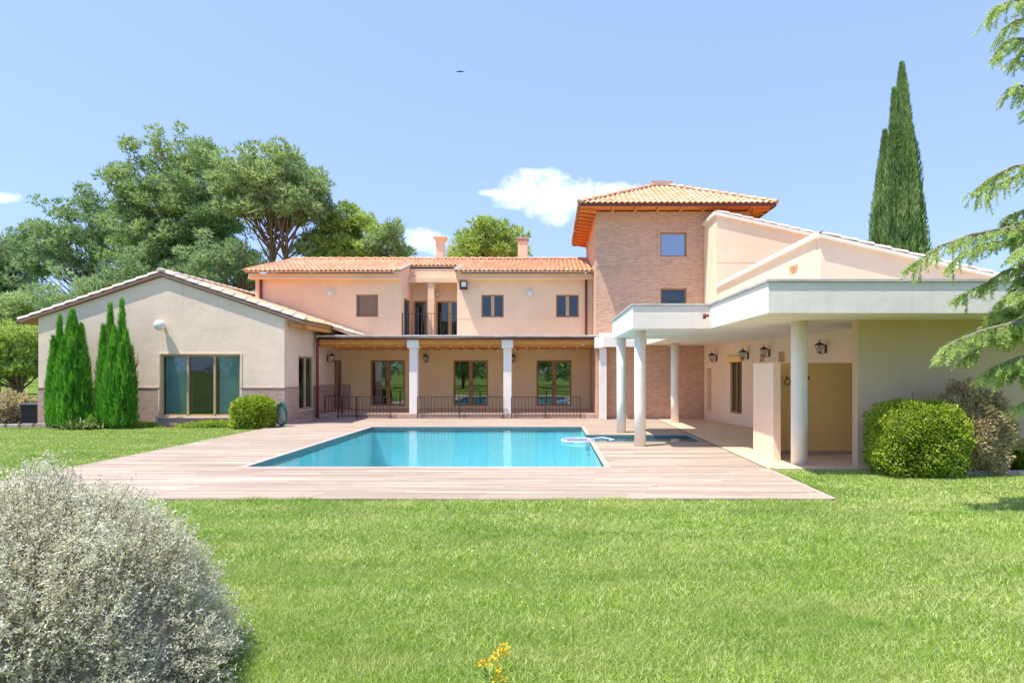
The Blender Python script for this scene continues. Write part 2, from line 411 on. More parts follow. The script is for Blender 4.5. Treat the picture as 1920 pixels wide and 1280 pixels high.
M['teal'] = plain('teal_pane_backing', (.58, .72, .71), .8, .14, scale=1.5)  # paler glass tone put into the colour of sheets behind the panes
# ============================================================ THE VILLA
villa = thing('villa', 'peach and cream villa with gabled wing, brick tower and porch behind the pool', 'house', (0, 22.4, 0))
FR = lambda Y: dict(O=(0, Y, 0), U=(1, 0, 0), Nn=(0, -1, 0))          # wall facing the viewer
FL = lambda X: dict(O=(X, 0, 0), U=(0, 1, 0), Nn=(1, 0, 0))           # wall facing +X
FLm = lambda X: dict(O=(X, 0, 0), U=(0, 1, 0), Nn=(-1, 0, 0))         # wall facing -X

def window(fr, u0, u1, z0, z1, cols=2, mat='woodd', glass='glass', rec=.12, fw=.055, mull=.05, name='window', rows=1, label=None, sill=None, mid=None, parent=None):
    mb = MB(**fr); a, b = -rec - .03, -rec + .04
    mb.lbox(u0, u0 + fw, a, b, z0, z1); mb.lbox(u1 - fw, u1, a, b, z0, z1)
    mb.lbox(u0 + fw, u1 - fw, a, b, z0, z0 + fw); mb.lbox(u0 + fw, u1 - fw, a, b, z1 - fw, z1)
    for k in range(1, cols):
        c = u0 + (u1 - u0) * k / cols; mb.lbox(c - mull / 2, c + mull / 2, a, b + .012, z0 + fw, z1 - fw)
    o = mb.build(name, M[mat], parent or villa, bevel=.006)
    p = MB(**fr); p.quad(p.P(u0 + fw * .5, -rec, z0 + fw * .5), p.P(u1 - fw * .5, -rec, z0 + fw * .5), p.P(u1 - fw * .5, -rec, z1 - fw * .5), p.P(u0 + fw * .5, -rec, z1 - fw * .5))
    p.build('pane', M[glass], o)
    if sill:
        s = MB(**fr); s.lbox(u0 - .05, u1 + .05, -rec, .045, z0 - .05, z0 - .003); s.build('sill', M[sill], o, bevel=.006)
    if label: o['label'] = label
    return o
def room(x0, x1, y0, y1, z0, z1, mat='roomd'):
    mb = MB(); mb.quad((x0, y1, z0), (x1, y1, z0), (x1, y1, z1), (x0, y1, z1))
    mb.quad((x0, y0, z0), (x0, y1, z0), (x0, y1, z1), (x0, y0, z1)); mb.quad((x1, y0, z0), (x1, y1, z0), (x1, y1, z1), (x1, y0, z1))
    mb.quad((x0, y0, z0), (x1, y0, z0), (x1, y1, z0), (x0, y1, z0)); mb.quad((x0, y0, z1), (x1, y0, z1), (x1, y1, z1), (x0, y1, z1))
    return mb

# ---- gabled wing
GY = 20.0; GX0, GX1 = -16.66, -8.64; PX = -12.62; SL = .337; PZ = 4.93
def groof(x): return PZ - SL * abs(x - PX)
gw0, gw1, gz0, gz1 = XP(300, GY), XP(451, GY), ZP(781, GY), ZP(664, GY)
ze = groof(GX1) - .12
mb = MB(**FR(GY)); mb.wall(GX0, GX1, -.1, ze, .25, [(gw0, gw1, gz0, gz1)])
mb.prism([(GX0, GY, ze), (GX1, GY, ze), (PX, GY, PZ - .12)], (0, .25, 0))
mb.f = [f for f in mb.f]
sw = (XP(560, 1) , 0)
sy0, sy1 = GX1 / XP(560, 1), GX1 / XP(588, 1)
dy0, dy1 = GX1 / XP(625, 1), GX1 / XP(642, 1)
sz0, sz1 = ZP(769, 21.14), ZP(667, 21.14)
mb.frame(**FL(GX1)); mb.wall(GY + .252, 25.7, -.1, ze, .25, [(sy0, sy1, sz0, sz1), (dy0, dy1, .18, 2.2)], n0=-.001)
mb.frame(**FLm(GX0)); mb.wall(GY + .252, 31, -.1, groof(GX0) - .12, .25, n0=-.001)
mb.frame(**FR(31)); mb.wall(GX0, -11.6, -.1, ze, .2)
o = mb.build('wing_wall', M['cream'], villa); o['label'] = 'cream rendered gable wall and side walls of the left wing'
mb = MB(**FR(GY)); mb.wall(GX0 - .015, GX1 + .015, -.1, 1.18, .03, [(gw0, gw1, gz0, gz1)], n0=.015)
mb.frame(**FL(GX1)); mb.wall(GY + .02, 25.7, -.1, 1.18, .03, [(sy0, sy1, sz0, sz1), (dy0, dy1, .18, 2.2)], n0=.014)
mb.frame(**FR(25.7)); mb.wall(GX1 + .02, GX1 + .32, .17, 1.18, .03, n0=.015)
mb.frame(**FLm(GX0)); mb.wall(GY + .02, 31, -.1, 1.18, .03, n0=.014)
mb.build('brick_plinth', M['brickw'], villa)
mb = MB(**FR(GY)); 
for a, b in ((GX0 - .02, gw0), (gw1, GX1 + .025)): mb = MB(**FR(GY)); mb.lbox(a, b, .0, .03, 1.18, 1.215); mb.build('plinth_ledge', M['brickw'], villa)
for a, b in ((GY, sy0), (sy1, dy0), (dy1, 25.66)): mb = MB(**FL(GX1)); mb.lbox(a, b, .0, .028, 1.18, 1.213); mb.build('plinth_ledge', M['brickw'], villa)
window(FR(GY), gw0, gw1, gz0, gz1, 3, 'frame', 'glass', .10, .07, .07, label='wide three pane window in the gable wall', sill='verge')
window(FL(GX1), sy0, sy1, sz0, sz1, 2, 'frame', 'glass', .08, .06, .08, sill='verge')
window(FL(GX1), dy0, dy1, .18, 2.2, 2, 'woodd', 'glassd', .08, .07, .06, name='side_door')
# window surround
mb = MB(**FR(GY)); mb.lbox(gw0 - .05, gw1 + .05, 0, .02, gz1, gz1 + .05); mb.lbox(gw0 - .05, gw0, 0, .02, gz0, gz1); mb.lbox(gw1, gw1 + .05, 0, .02, gz0, gz1)
mb.build('window_surround', M['cream'], villa)
# interior of the wing, seen through the big window
mb = room(gw0 - .9, gw1 + .6, GY + .26, GY + 3.2, .05, 2.75); o = mb.build('room_interior', M['room'], villa)
mb = MB(); mb.box(gw0 + .30, gw0 + .78, GY + .5, GY + .53, .12, 1.55); mb.build('curtain', M['curtain'], villa)
for a_, b_ in ((gw0 + .09, gw0 + .83), (gw0 + 1.86, gw1 - .09)):
    mb = MB(); mb.box(a_, b_, GY + .16, GY + .17, gz0 + .08, gz1 - .08); mb.build('blind', M['teal'], villa)  # added teal sheets that lighten the outer panes, not real blinds
mb = MB(); mb.box(gw0 + .95, gw0 + 1.0, GY + .9, GY + .95, .05, 1.75); mb.box(gw0 + 1.3, gw0 + 1.34, GY + .9, GY + .95, .05, 1.75); mb.box(gw0 + .9, gw0 + 1.7, GY + .9, GY + .95, 1.75, 1.8); mb.box(gw0 + .9, gw0 + 1.7, GY + .9, GY + .95, .78, .82)
mb.build('window_screen', M['iron'], villa)
# roof of the wing
EX0, EX1 = -17.22, -8.02; RY0 = 19.92
cs = math.cos(math.atan(SL)); LL = (PX - EX0) / cs
roof1 = MB()
d = Vector((0, .0, 1))
mb = roof1
mb.prism([(EX0, RY0 + .02, groof(EX0)), (EX0, RY0 + .02, groof(EX0) - .1), (PX, RY0 + .02, PZ - .1), (EX1, RY0 + .02, groof(EX1) - .1), (EX1, RY0 + .02, groof(EX1)), (PX, RY0 + .02, PZ)], (0, 4.05, 0))
mb.prism([(EX0, 23.98, groof(EX0)), (EX0, 23.98, groof(EX0) - .1), (-11.55, 23.98, groof(-11.55) - .13), (-11.55, 23.98, groof(-11.55)), (PX, 23.98, PZ)], (0, 7.2, 0))
r1 = mb.build('roof', M['woodd'], villa); r1['label'] = 'sandy tiled gable roof of the left wing'
mb = MB(); tiled(mb, (EX0 - .04, RY0, groof(EX0) - .0), (0, 1, 0), (PX - EX0, 0, PZ - groof(EX0)), 11.2, LL + .03, .2)
tiled(mb, (EX1 + .04, RY0, groof(EX1) - .0), (0, 1, 0), (PX - EX1, 0, PZ - groof(EX1)), 4.05, LL + .03, .2)
mb.build('roof_tiles', M['tilec'], r1)
mb = MB(); caps(mb, (EX0 - .02, RY0 + .11, groof(EX0) + .02), (PX, RY0 + .11, PZ + .03), .12, .42); caps(mb, (EX1 + .02, RY0 + .11, groof(EX1) + .02), (PX, RY0 + .11, PZ + .03), .12, .42)
caps(mb, (PX, RY0, PZ + .05), (PX, 31, PZ + .05), .12, .42)
mb.build('verge_tiles', M['verge'], r1)
mb = MB(); t = .035
for (xa, xb) in ((EX0, PX), (EX1, PX)):
    mb.prism([(xa, RY0 - .018, groof(xa) + .0), (xa, RY0 - .018, groof(xa) - .085), (xb, RY0 - .018, PZ - .085), (xb, RY0 - .018, PZ + .0)], (0, .036, 0))
mb.build('bargeboard', M['board'], r1)
mb = MB(); mb.tube([(EX0 - .06, RY0, groof(EX0) - .04), (EX0 - .06, 31, groof(EX0) - .04)], .055, 8); mb.build('gutter', M['rust'], r1, True)
mb = MB(); mb.box(EX1 - .16, EX1 - .04, RY0 + .5, 23.9, groof(EX1) - .24, groof(EX1) - .105)
for k in range(7): mb.box(GX1, EX1 - .16, 20.25 + k * .55, 20.33 + k * .55, groof(EX1) - .2, groof(EX1) - .105)
mb.build('eave_beam', M['woodo'], r1)
mb = MB(); x2 = -7.22
def gr2(x): return groof(EX1) - SL * (x - EX1)
mb.prism([(EX1 + .03, 22.65, gr2(EX1)), (EX1 + .03, 22.65, gr2(EX1) - .09), (x2, 22.65, gr2(x2) - .09), (x2, 22.65, gr2(x2))], (0, 1.33, 0))
o = mb.build('porch_side_roof', M['peach'], villa)
mb = MB(); tiled(mb, (x2 + .02, 22.62, gr2(x2)), (0, 1, 0), (-1, 0, SL), 1.36, .84, .2); caps(mb, (x2, 22.66, gr2(x2) + .02), (EX1 - .05, 22.66, gr2(EX1) + .03), .085, .4); mb.build('roof_tiles', M['verge'], o)

# ---- main block, upper storey
RE_ = 23.46; RZ_ = lambda y: 5.555 + (6.80 - 5.555) / (28 - 23.46) * (y - 23.46)
UY = 24.0; LX0, LX1 = -5.78, -3.61; MX0, MX1 = -11.5, 1.695; ZB, ZT = 3.0, 5.52
def fw(pxa, pxb, pya, pyb, Y): return (XP(pxa, Y), XP(pxb, Y), ZP(pyb, Y), ZP(pya, Y))
w1 = fw(667.5, 709, 552, 594, UY); w2 = fw(902.5, 944.5, 552.5, 594.5, UY); w3 = fw(1042.5, 1085.5, 552.5, 594.5, UY)
mb = MB(**FR(UY)); mb.wall(MX0, LX0, ZB, ZT, .25, [w1]); mb.wall(LX1, MX1, ZB, ZT, .25, [w2, w3])
mb.frame(**FLm(MX0)); mb.wall(UY + .252, 32, ZB, ZT, .25, n0=-.001)
mb.prism([(MX0 + .002, UY + .6, ZT), (MX0 + .002, 31.4, ZT), (MX0 + .002, 28, ZT + 1.12)], (.24, 0, 0))
LB = 26.0
da = (XP(775.5, LB), XP(800, LB), 3.06, ZP(564, LB)); db = (XP(817, LB), XP(858.3, LB), 3.06, ZP(564, LB))
mb.frame(**FR(LB)); mb.wall(LX0, LX1, ZB, ZT + .55, .2, [da, (db[0], LX1, db[2], db[3])], n0=-.002)
ls0, ls1 = LX0 / XP(758, 1), LX0 / XP(769, 1)
mb.frame(**FL(LX0)); mb.wall(UY + .25, LB, ZB, ZT - .02, .2, [(ls0, ls1, 3.06, ZP(560, 24.8))], n0=-.001)
mb.frame(**FLm(LX1)); mb.wall(UY + .25, LB, ZB, ZT - .02, .2, n0=-.001)
for xx in (LX0 - .2, LX1 + .002): mb.prism([(xx, RE_ + .05, ZT - .02), (xx, LB, ZT - .02), (xx, LB, RZ_(LB) - .07), (xx, RE_ + .05, RZ_(RE_ + .05) - .07)], (.198, 0, 0))
mb.frame(**FR(32)); mb.wall(MX0, MX1, 0, ZT + .1, .2)
mb.frame(**FR(25.7)); 
D = [fw(694.5, 759, 675, 760.5, 25.7), fw(850, 915, 675, 760.5, 25.7), fw(1006, 1071.5, 675, 760.5, 25.7)]
o = mb.build('upper_wall', M['peach'], villa); o['label'] = 'peach rendered upper storey wall with recessed balcony'
mb = MB(**FR(25.7)); mb.wall(GX1, MX1, 0, 2.66, .25, D); mb.frame(**FLm(MX1)); mb.wall(25.7, 32, 0, 3, .1, n0=.0)
o = mb.build('porch_wall', M['porch'], villa); o['label'] = 'shaded yellow rendered wall at the back of the porch'
window(FR(UY), *w1, 1, 'woodd', 'glass', .1, .05, sill=None, label='left upper window with lowered brown blind')
mb = MB(**FR(UY)); mb.lbox(w1[0] + .10, w1[1] - .052, -.088, -.07, w1[2] + .05, w1[3] - .05); mb.build('blind', M['shutter'], villa)
for w in (w2, w3): window(FR(UY), *w, 2, 'woodd', 'glass', .1, .05, .09)
for w in (w2, w3):
    mb = MB(**FR(UY)); a, b, c, d_ = w; m_ = (a + b) / 2
    mb.lbox(m_ - .065, m_ + .065, -.075, -.04, c + .05, d_ - .05); mb.build('casement_stile', M['frame'], villa)
window(FR(LB), *da, 1, 'woodd', 'glass', .1, .06, name='balcony_door'); window(FR(LB), db[0], LX1 - .01, db[2], db[3], 2, 'frame', 'glass', .1, .06, .14, name='balcony_door')
window(FL(LX0), ls0, ls1, 3.06, ZP(560, 24.8), 1, 'woodd', 'glassd', .06, .06, name='balcony_door', label='side door of the balcony')
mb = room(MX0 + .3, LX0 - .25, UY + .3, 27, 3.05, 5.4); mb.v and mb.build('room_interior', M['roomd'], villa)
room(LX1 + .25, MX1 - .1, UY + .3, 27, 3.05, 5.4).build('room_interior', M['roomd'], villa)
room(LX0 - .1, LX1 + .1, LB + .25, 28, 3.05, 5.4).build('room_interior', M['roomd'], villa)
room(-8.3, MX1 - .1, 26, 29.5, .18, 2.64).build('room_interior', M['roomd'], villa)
for w in D:
    o = window(FR(25.7), *w, 2, 'woodd', 'glassd', .1, .07, .16, name='french_door')
    mb = MB(**FR(25.7)); c = (w[0] + w[1]) / 2; mb.lbox(c - .05, c - .03, -.05, -.02, w[2] + .85, w[2] + .98); mb.lbox(c + .03, c + .05, -.05, -.02, w[2] + .85, w[2] + .98); mb.build('handle', M['iron'], o)
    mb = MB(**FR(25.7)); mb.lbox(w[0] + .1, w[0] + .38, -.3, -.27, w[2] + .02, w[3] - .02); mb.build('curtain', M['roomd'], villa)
# groove line, cornice
mb = MB(**FR(UY))
for a, b in ((MX0, LX0), (LX1, MX1)):
    mb.lbox(a, b, 0, .008, ZP(597.5, UY), ZP(596.2, UY))
mb.build('string_course', M['peach'], villa)
mb = MB(); 
for a, b in ((MX0 - .12, LX0), (LX1, MX1)):
    mb.box(a, b, 23.62, UY, 5.30, 5.34); mb.box(a, b, 23.68, UY, 5.34, 5.50)
mb.build('cornice', M['peach'], villa)
# loggia beam, column, balcony floor
mb = MB(); mb.box(LX0, LX1, 25.15, 25.4, ZP(529.5, 25.15), ZP(520, 25.15)); mb.box(LX0, LX1, 25.4, LB, ZP(523, 25.15), ZP(520, 25.15)); mb.box(LX0, LX1, 25.45, LB, 5.62, 5.75)
mb.box(LX0, LX1, 25.4, 25.45, ZP(520, 25.15), 5.98)
mb.build('balcony_beam', M['peach'], villa, bevel=.01)
mb = MB(); mb.box(XP(802, 25.2), XP(814, 25.2), 25.2, 25.38, 3.0, ZP(529.5, 25.15)); mb.build('balcony_column', M['peach'], villa, bevel=.01)
# roof of the main block
RE = 23.46; RZ0 = 5.555; RS = (6.80 - RZ0) / (28 - RE); rc = math.cos(math.atan(RS))
def rz(y): return RZ0 + RS * (y - RE) if y <= 28 else RZ0 + RS * (56 - y - RE)
mb = MB(); RX0 = MX0 - .14
for a, b, y0 in ((RX0, LX0 + .02, RE), (LX0 + .02, LX1 - .02, 25.42), (LX1 - .02, MX1, RE)):
    mb.prism([(a, y0, rz(y0)), (a, y0, rz(y0) - .05), (a, 28, 6.80 - .08), (a, 32.5, rz(32.5) - .08), (a, 32.5, rz(32.5)), (a, 28, 6.80)], (b - a, 0, 0))
r2 = mb.build('roof', M['peach'], villa); r2['label'] = 'long terracotta tiled roof of the main block with a notch above the balcony'
mb = MB()
for a, b, y0 in ((RX0, LX0 + .02, RE), (LX0 + .02, LX1 - .02, 25.42), (LX1 - .02, MX1, RE)):
    tiled(mb, (a, y0 - .06, rz(y0) - .01), (1, 0, 0), (0, 1, RS), b - a, (28 - y0) / rc + .05, .178)
tiled(mb, (RX0, 32.5, rz(32.5)), (1, 0, 0), (0, -1, RS), MX1 - RX0, 4.5 / rc, .178)
mb.build('roof_tiles', M['tile'], r2)
mb = MB(); caps(mb, (RX0, 28, 6.84), (MX1, 28, 6.84), .10, .4); mb.build('ridge_tiles', M['tile'], r2)
mb = MB()
caps(mb, (LX0, RE - .04, rz(RE) + .02), (LX0, 25.6, rz(25.6) + .03), .09, .38); mb.build('verge_tiles', M['verge'], r2); mb = MB(); caps(mb, (LX1, RE - .04, rz(RE) + .02), (LX1, 25.6, rz(25.6) + .03), .09, .38)
mb.build('verge_tiles', M['verge'], r2)
mb = MB(); caps(mb, (RX0 + .03, RE - .04, rz(RE) + .02), (RX0 + .03, 28, 6.83), .09, .38); mb.build('verge_tiles', M['tile'], r2)
def chimney(pa, pb, pya, pyb, Y, capw, capm):
    x0, x1 = XP(pa, Y), XP(pb, Y); zt = ZP(pya, Y); mb = MB(); mb.box(x0, x1, Y, Y + .45, 6.3, zt - .1)
    c = mb.build('chimney', M['peach'], r2, bevel=.01)
    mb = MB(); mb.box(x0 - capw, x1 + capw, Y - capw, Y + .45 + capw, zt - .1, zt - .03); mb.box(x0 - capw * .5, x1 + capw * .5, Y - capw * .5, Y + .45 + capw * .5, zt - .2, zt - .1)
    mb.build('chimney_cap', M[capm], r2, bevel=.008)
chimney(817, 831.5, 442, 485, 28.3, .13, 'peach'); chimney(971, 989, 444, 485, 28.3, .06, 'brickw')

# ---- porch
mb = MB(); mb.box(GX1 + .02, 1.98, 22.62, 23.998, 2.952, 3.0); mb.box(LX0 + .01, LX1 - .01, 23.998, LB - .01, 2.9, 3.03); mb.build('porch_roof', M['capstone'], villa)
mb = MB()
mb.box(GX1 + .02, MX1 - .02, 22.78, 25.69, 2.665, 2.70)
o = mb.build('porch_ceiling', M['woodo'], villa)
mb = MB(); n = 36; xa, xb = -8.5, 2.0
for k in range(n):
    a = xa + (xb - xa) * k / n; j = random.uniform(0, .012); mb.box(a, a + (xb - xa) / n - .012, 22.36, 22.66, 2.985 + j, 3.05 + j)
mb.build('porch_capping', M['capstone'], villa, bevel=.008)
mb = MB(); mb.tube([(-8.45, 22.4, 2.93), (2.0, 22.4, 2.93)], .045, 8); mb.build('gutter', M['brown'], villa, True)
mb = MB(); mb.box(-8.48, 1.7, 22.62, 22.78, 2.71, 2.95); 
for k in range(22): mb.box(-8.4 + k * .47, -8.4 + k * .47 + .07, 22.79, 25.68, 2.61, 2.664)
mb.build('porch_beam', M['woodo'], villa)
for px in (775, 951.5):
    X = XP(px, 22.6); mb = MB(); mb.box(X - .15, X + .15, 22.6, 22.9, 0, 2.585); c = mb.build('porch_column', M['colwhite'], villa, bevel=.012)
    mb = MB(); mb.box(X - .21, X + .21, 22.48, 22.95, 2.588, 2.90); mb.build('capital', M['colwhite'], c, bevel=.012)
X = XP(1130.5, 22.2); mb = MB(); mb.box(X - .13, X + .13, 22.08, 22.34, 0, 2.56); c = mb.build('porch_column', M['colwhite'], villa, bevel=.012)
mb = MB(); mb.box(X - .3, X + .1, 21.95, 22.37, 2.565, 2.95); mb.box(X - .12, X + .30, 21.98, 22.35, 2.952, 3.1); mb.build('capital', M['colwhite'], c, bevel=.012)
mb = MB(); mb.tube([(-8.48, 22.5, 2.9), (-8.5, 22.48, 2.75), (-8.5, 22.48, .02)], .05, 10); mb.build('downpipe', M['rust'], villa, True)
mb = MB(); mb.tube([(XP(1099, 23.93), 23.93, 5.3), (XP(1099, 23.93), 23.93, 3.02)], .045, 10); mb.build('downpipe', M['rust'], villa, True); mb = MB(); mb.tube([(XP(489, 23.93), 23.93, 5.3), (XP(489, 23.93), 23.93, 4.0)], .05, 10)
mb.build('downpipe', M['rust'], villa, True)
mb = MB(); mb.box(GX1 + .03, 1.68, 22.62, 25.68, .012, .17); mb.build('porch_floor', M['pave'], villa)
mb = MB(); mb.box(GX1 + .05, 1.68, 22.585, 22.618, .0, .168); mb.build('porch_kerb', M['brickw'], villa)

# ---- tower
TX0, TX1, TY0, TY1 = 1.70, 7.34, 22.4, 28.0; TZ = 7.66
t1 = fw(1238, 1287.5, 435.5, 481, TY0); t2 = fw(1238, 1287.5, 540, 580, TY0)
mb = MB(**FR(TY0)); mb.wall(TX0, TX1, 0, TZ - .1, .25, [t1, t2])
mb.frame(**FLm(TX0)); mb.wall(TY0 + .252, TY1, 0, TZ - .1, .25, n0=-.001); mb.frame(**FL(TX1)); mb.wall(TY0 + .252, TY1, 0, TZ - .1, .25, n0=-.001)
mb.frame(**FR(TY1)); mb.wall(TX0, TX1, 0, TZ - .1, .2)
o = mb.build('tower_wall', M['brick'], villa); o['label'] = 'square brick tower wall'
window(FR(TY0), *t1, 1, 'woodd', 'glassb', .1, .05, label='square upper tower window reflecting blue sky'); window(FR(TY0), *t2, 1, 'woodd', 'glass', .1, .05)
mb = MB(**FR(TY0))
for w in (t1, t2):
    mb = MB(**FR(TY0)); a, b, c, d_ = w; mb.lbox(a - .1, a, 0, .02, c - .1, d_ + .1); mb.lbox(b, b + .1, 0, .02, c - .1, d_ + .1); mb.lbox(a, b, 0, .02, d_, d_ + .1); mb.lbox(a, b, 0, .02, c - .1, c); mb.build('brick_surround', M['brick'], villa)
mb = MB(**FR(TY0)); z = ZP(502, TY0); mb.lbox(TX0 + .01, XP(1200, TY0), 0, .012, z, z + .03)
mb.build('string_course', M['brick'], villa)
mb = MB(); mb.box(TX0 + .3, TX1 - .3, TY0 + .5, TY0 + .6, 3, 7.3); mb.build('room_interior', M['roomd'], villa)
E0, E1, F0, F1 = 1.07, 8.01, 21.62, 28.62; AX, AY, AZ = (E0 + E1) / 2, (F0 + F1) / 2, 9.34
mb = MB(); mb.box(E0 + .03, E1 - .03, F0 + .03, F1 - .03, TZ - .05, TZ - .01)
r3 = mb.build('roof', M['woodt'], villa); r3['label'] = 'pyramid tiled tower roof with orange timber soffit'
mb = MB(); zz = TZ
for a, b in (((E0, F0), (E1, F0)), ((E1, F0), (E1, F1)), ((E1, F1), (E0, F1)), ((E0, F1), (E0, F0))):
    O = Vector((*a, zz)); U = Vector((*b, zz)) - O; W = U.length; mid = O + U / 2; V = Vector((AX, AY, AZ)) - mid; L = V.length
    tiled(mb, O - V.normalized() * .05, U, V, W, L, .2, hi=lambda u, W=W, L=L: L * (1 - abs(u - W / 2) / (W / 2)) + .05)
    mb.quad(O, Vector((*b, zz)), Vector((AX, AY, AZ)))
mb.build('roof_tiles', M['tilec'], r3)
mb = MB()
for a in ((E0, F0), (E1, F0), (E1, F1), (E0, F1)): caps(mb, (*a, zz + .03), (AX, AY, AZ + .05), .10, .4)
mb.build('hip_tiles', M['tilec'], r3)
mb = MB(); mb.box(AX - .42, AX + .42, AY - .42, AY + .42, AZ - .12, AZ + .06); mb.box(AX - .3, AX + .3, AY - .3, AY + .3, AZ - .5, AZ - .12); mb.build('roof_cap', M['brickw'], r3)
mb = MB(); h0, h1 = TZ - .11, TZ + .015
mb.box(E0, E1, F0, F0 + .035, h0, h1); mb.box(E0, E1, F1 - .035, F1, h0, h1); mb.box(E0, E0 + .035, F0 + .036, F1 - .036, h0, h1); mb.box(E1 - .035, E1, F0 + .036, F1 - .036, h0, h1)
mb.build('fascia', M['rust'], r3)
k = F0 + .5
while k < F1 - .2:
    for ea, tx in ((E0 + .04, TX0), (E1 - .04, TX1)):
        mb = MB(); mb.prism([(ea, k, TZ - .052), (ea, k, TZ - .13), (tx, k, TZ - .22), (tx, k, TZ - .052)], (0, .09, 0)); mb.build('rafter', M['woodt'], r3)
    k += .56
k = TX0 + .55
while k < TX1:
    mb = MB(); mb.prism([(k, F0 + .04, TZ - .052), (k, F0 + .04, TZ - .10), (k, TY0, TZ - .12), (k, TY0, TZ - .052)], (.09, 0, 0)); mb.build('rafter', M['woodt'], r3); k += .82
mb = MB(); mb.box(TX0 - .04, TX0, TY0, TY1, TZ - .36, TZ - .235); mb.build('wall_plate', M['woodt'], r3)

# ---- right wing upper volumes
BX = 5.65
mb = MB(); bz = lambda x: 7.02 - .225 * (x - BX)
mb.prism([(BX, 20.75, 3.23), (14, 20.75, 3.23), (14, 20.75, bz(14)), (BX, 20.75, bz(BX))], (0, 1.63, 0))
az = lambda x: 4.54 - .236 * (x - BX)
nz0, nz1 = ZP(514, 14.2), ZP(497, 14.2); ny0, ny1 = BX / XP(1496, 1), BX / XP(1479.5, 1)
mb.prism([(BX + .01, 12.8, 3.23), (10.5, 12.8, 3.23), (10.5, 12.8, az(10.5)), (BX + .01, 12.8, az(BX))], (0, .2, 0))
mb.frame(**FLm(BX)); mb.wall(13.002, 20.745, 3.23, az(BX), .2, [(ny0, ny1, nz0, nz1)])
mb.quad((BX + .12, ny0 - .1, nz0 - .1), (BX + .12, ny1 + .1, nz0 - .1), (BX + .12, ny1 + .1, nz1 + .1), (BX + .12, ny0 - .1, nz1 + .1))
mb.quad((BX + .21, 12.9, az(BX) - .06), (10.5, 12.9, az(10.5) - .04), (10.5, 20.7, az(10.5) - .04), (BX + .21, 20.7, az(BX) - .06))
o = mb.build('side_wing_wall', M['warm'], villa); o['label'] = 'cream stepped upper walls of the right wing'
mb = MB(**FLm(BX)); 
mb.frame(**FR(20.75)); z = ZP(492, 20.75); mb.lbox(BX + .02, 9, 0, .008, z, z + .02); mb.build('string_course', M['warm'], villa)
mb = MB()
mb.prism([(BX - .09, 20.66, bz(BX) + .0), (BX - .09, 20.66, bz(BX) + .1), (14, 20.66, bz(14) + .1), (14, 20.66, bz(14))], (0, .3, 0))
mb.prism([(BX - .09, 20.97, bz(BX)), (BX + .3, 20.97, bz(BX)), (BX + .3, 20.97, bz(BX) + .1), (BX - .09, 20.97, bz(BX) + .1)], (0, 1.40, 0))
mb.prism([(BX - .08, 12.70, az(BX) + .0), (BX - .08, 12.70, az(BX) + .06), (10.6, 12.70, az(10.6) + .06), (10.6, 12.70, az(10.6))], (0, .3, 0))
mb.prism([(BX - .08, 13.003, az(BX)), (BX + .3, 13.003, az(BX)), (BX + .3, 13.003, az(BX) + .06), (BX - .08, 13.003, az(BX) + .06)], (0, 7.65, 0))
c = mb.build('wall_coping', M['white'], villa)
mb = MB(); caps(mb, (14, 20.78, bz(14) + .1), (BX, 20.78, bz(BX) + .1), .1, .4); caps(mb, (BX + .05, 22.35, bz(BX) + .1), (BX + .05, 20.7, bz(BX) + .1), .1, .4); mb.build('coping_tiles', M['verge'], c); mb = MB()
caps(mb, (10.6, 12.80, az(10.6) + .06), (BX, 12.80, az(BX) + .06), .08, .36); caps(mb, (BX + .02, 20.6, az(BX) + .06), (BX + .02, 12.75, az(BX) + .06), .08, .36)
mb.build('coping_tiles', M['verge'], c)
mb = MB(); tiled(mb, (BX + .3, 12.95, az(BX + .3) + .0), (0, 1, 0), (1, 0, -.236), 7.7, 5.0, .2); mb.build('roof_tiles', M['tilec'], c)
mb = MB(); tiled(mb, (BX + .3, 20.95, bz(BX + .3) + .02), (0, 1, 0), (1, 0, -.225), 1.4, 8.5, .2); mb.build('roof_tiles', M['tilec'], c)

# ---- flat canopy
CB = 2.68; CT = 3.235
pg = [(3.55, 9.95), (12, 9.95), (12, 22.38), (3.45, 22.38), (3.45, 17.95), (1.84, 17.95), (1.84, 13.55), (3.55, 13.55)]
mb = MB(); mb.prism([(x, y, CB) for x, y in pg], (0, 0, CT - CB - .045)); o = mb.build('canopy', M['white'], villa, bevel=.008); o['label'] = 'white stepped flat canopy on round columns'
pg2 = [(3.52, 9.92), (12, 9.92), (12, 12.79), (BX - .01, 12.79), (BX - .01, 20.65), (BX - .01, 22.37), (3.42, 22.37), (3.42, 17.98), (1.81, 17.98), (1.81, 13.52), (3.52, 13.52)]
mb = MB(); mb.prism([(x, y, CT - .042) for x, y in pg2], (0, 0, .042)); mb.build('coping', M['capstone'], o)
mb = MB(); mb.box(1.9, 3.42, 21.7, 22.37, 2.60, 2.98); mb.build('canopy_beam', M['white'], villa, bevel=.01)
for px, Y, r, dz in ((1200, 14.3, .132, 0), (1165, 17.45, .132, 0), (1265.5, 20.75, .138, 0), (1498.5, 11.55, .148, 0)):
    X = XP(px, Y); mb = MB(); n = 40
    mb.lathe((X, Y, 0), [(r, 0), (r, .9), (r, 1.8), (r * .985, CB - .001)], 40); c = mb.build('round_column', M['colwhite'], villa)
    for p in c.data.polygons: p.use_smooth = len(p.vertices) == 4
mb = MB(); xs = XP(1338, 13.5); mb.tube([(3.5, 13.46, ZP(592, 13.5)), (XP(1322, 13.5), 13.46, ZP(592, 13.5))], .032, 8); mb.tube([(XP(1320, 13.5), 13.46, ZP(588, 13.5)), (XP(1320, 13.5), 13.46, ZP(598, 13.5))], .035, 8)
mb.build('drain_spout', M['rust'], villa, True)
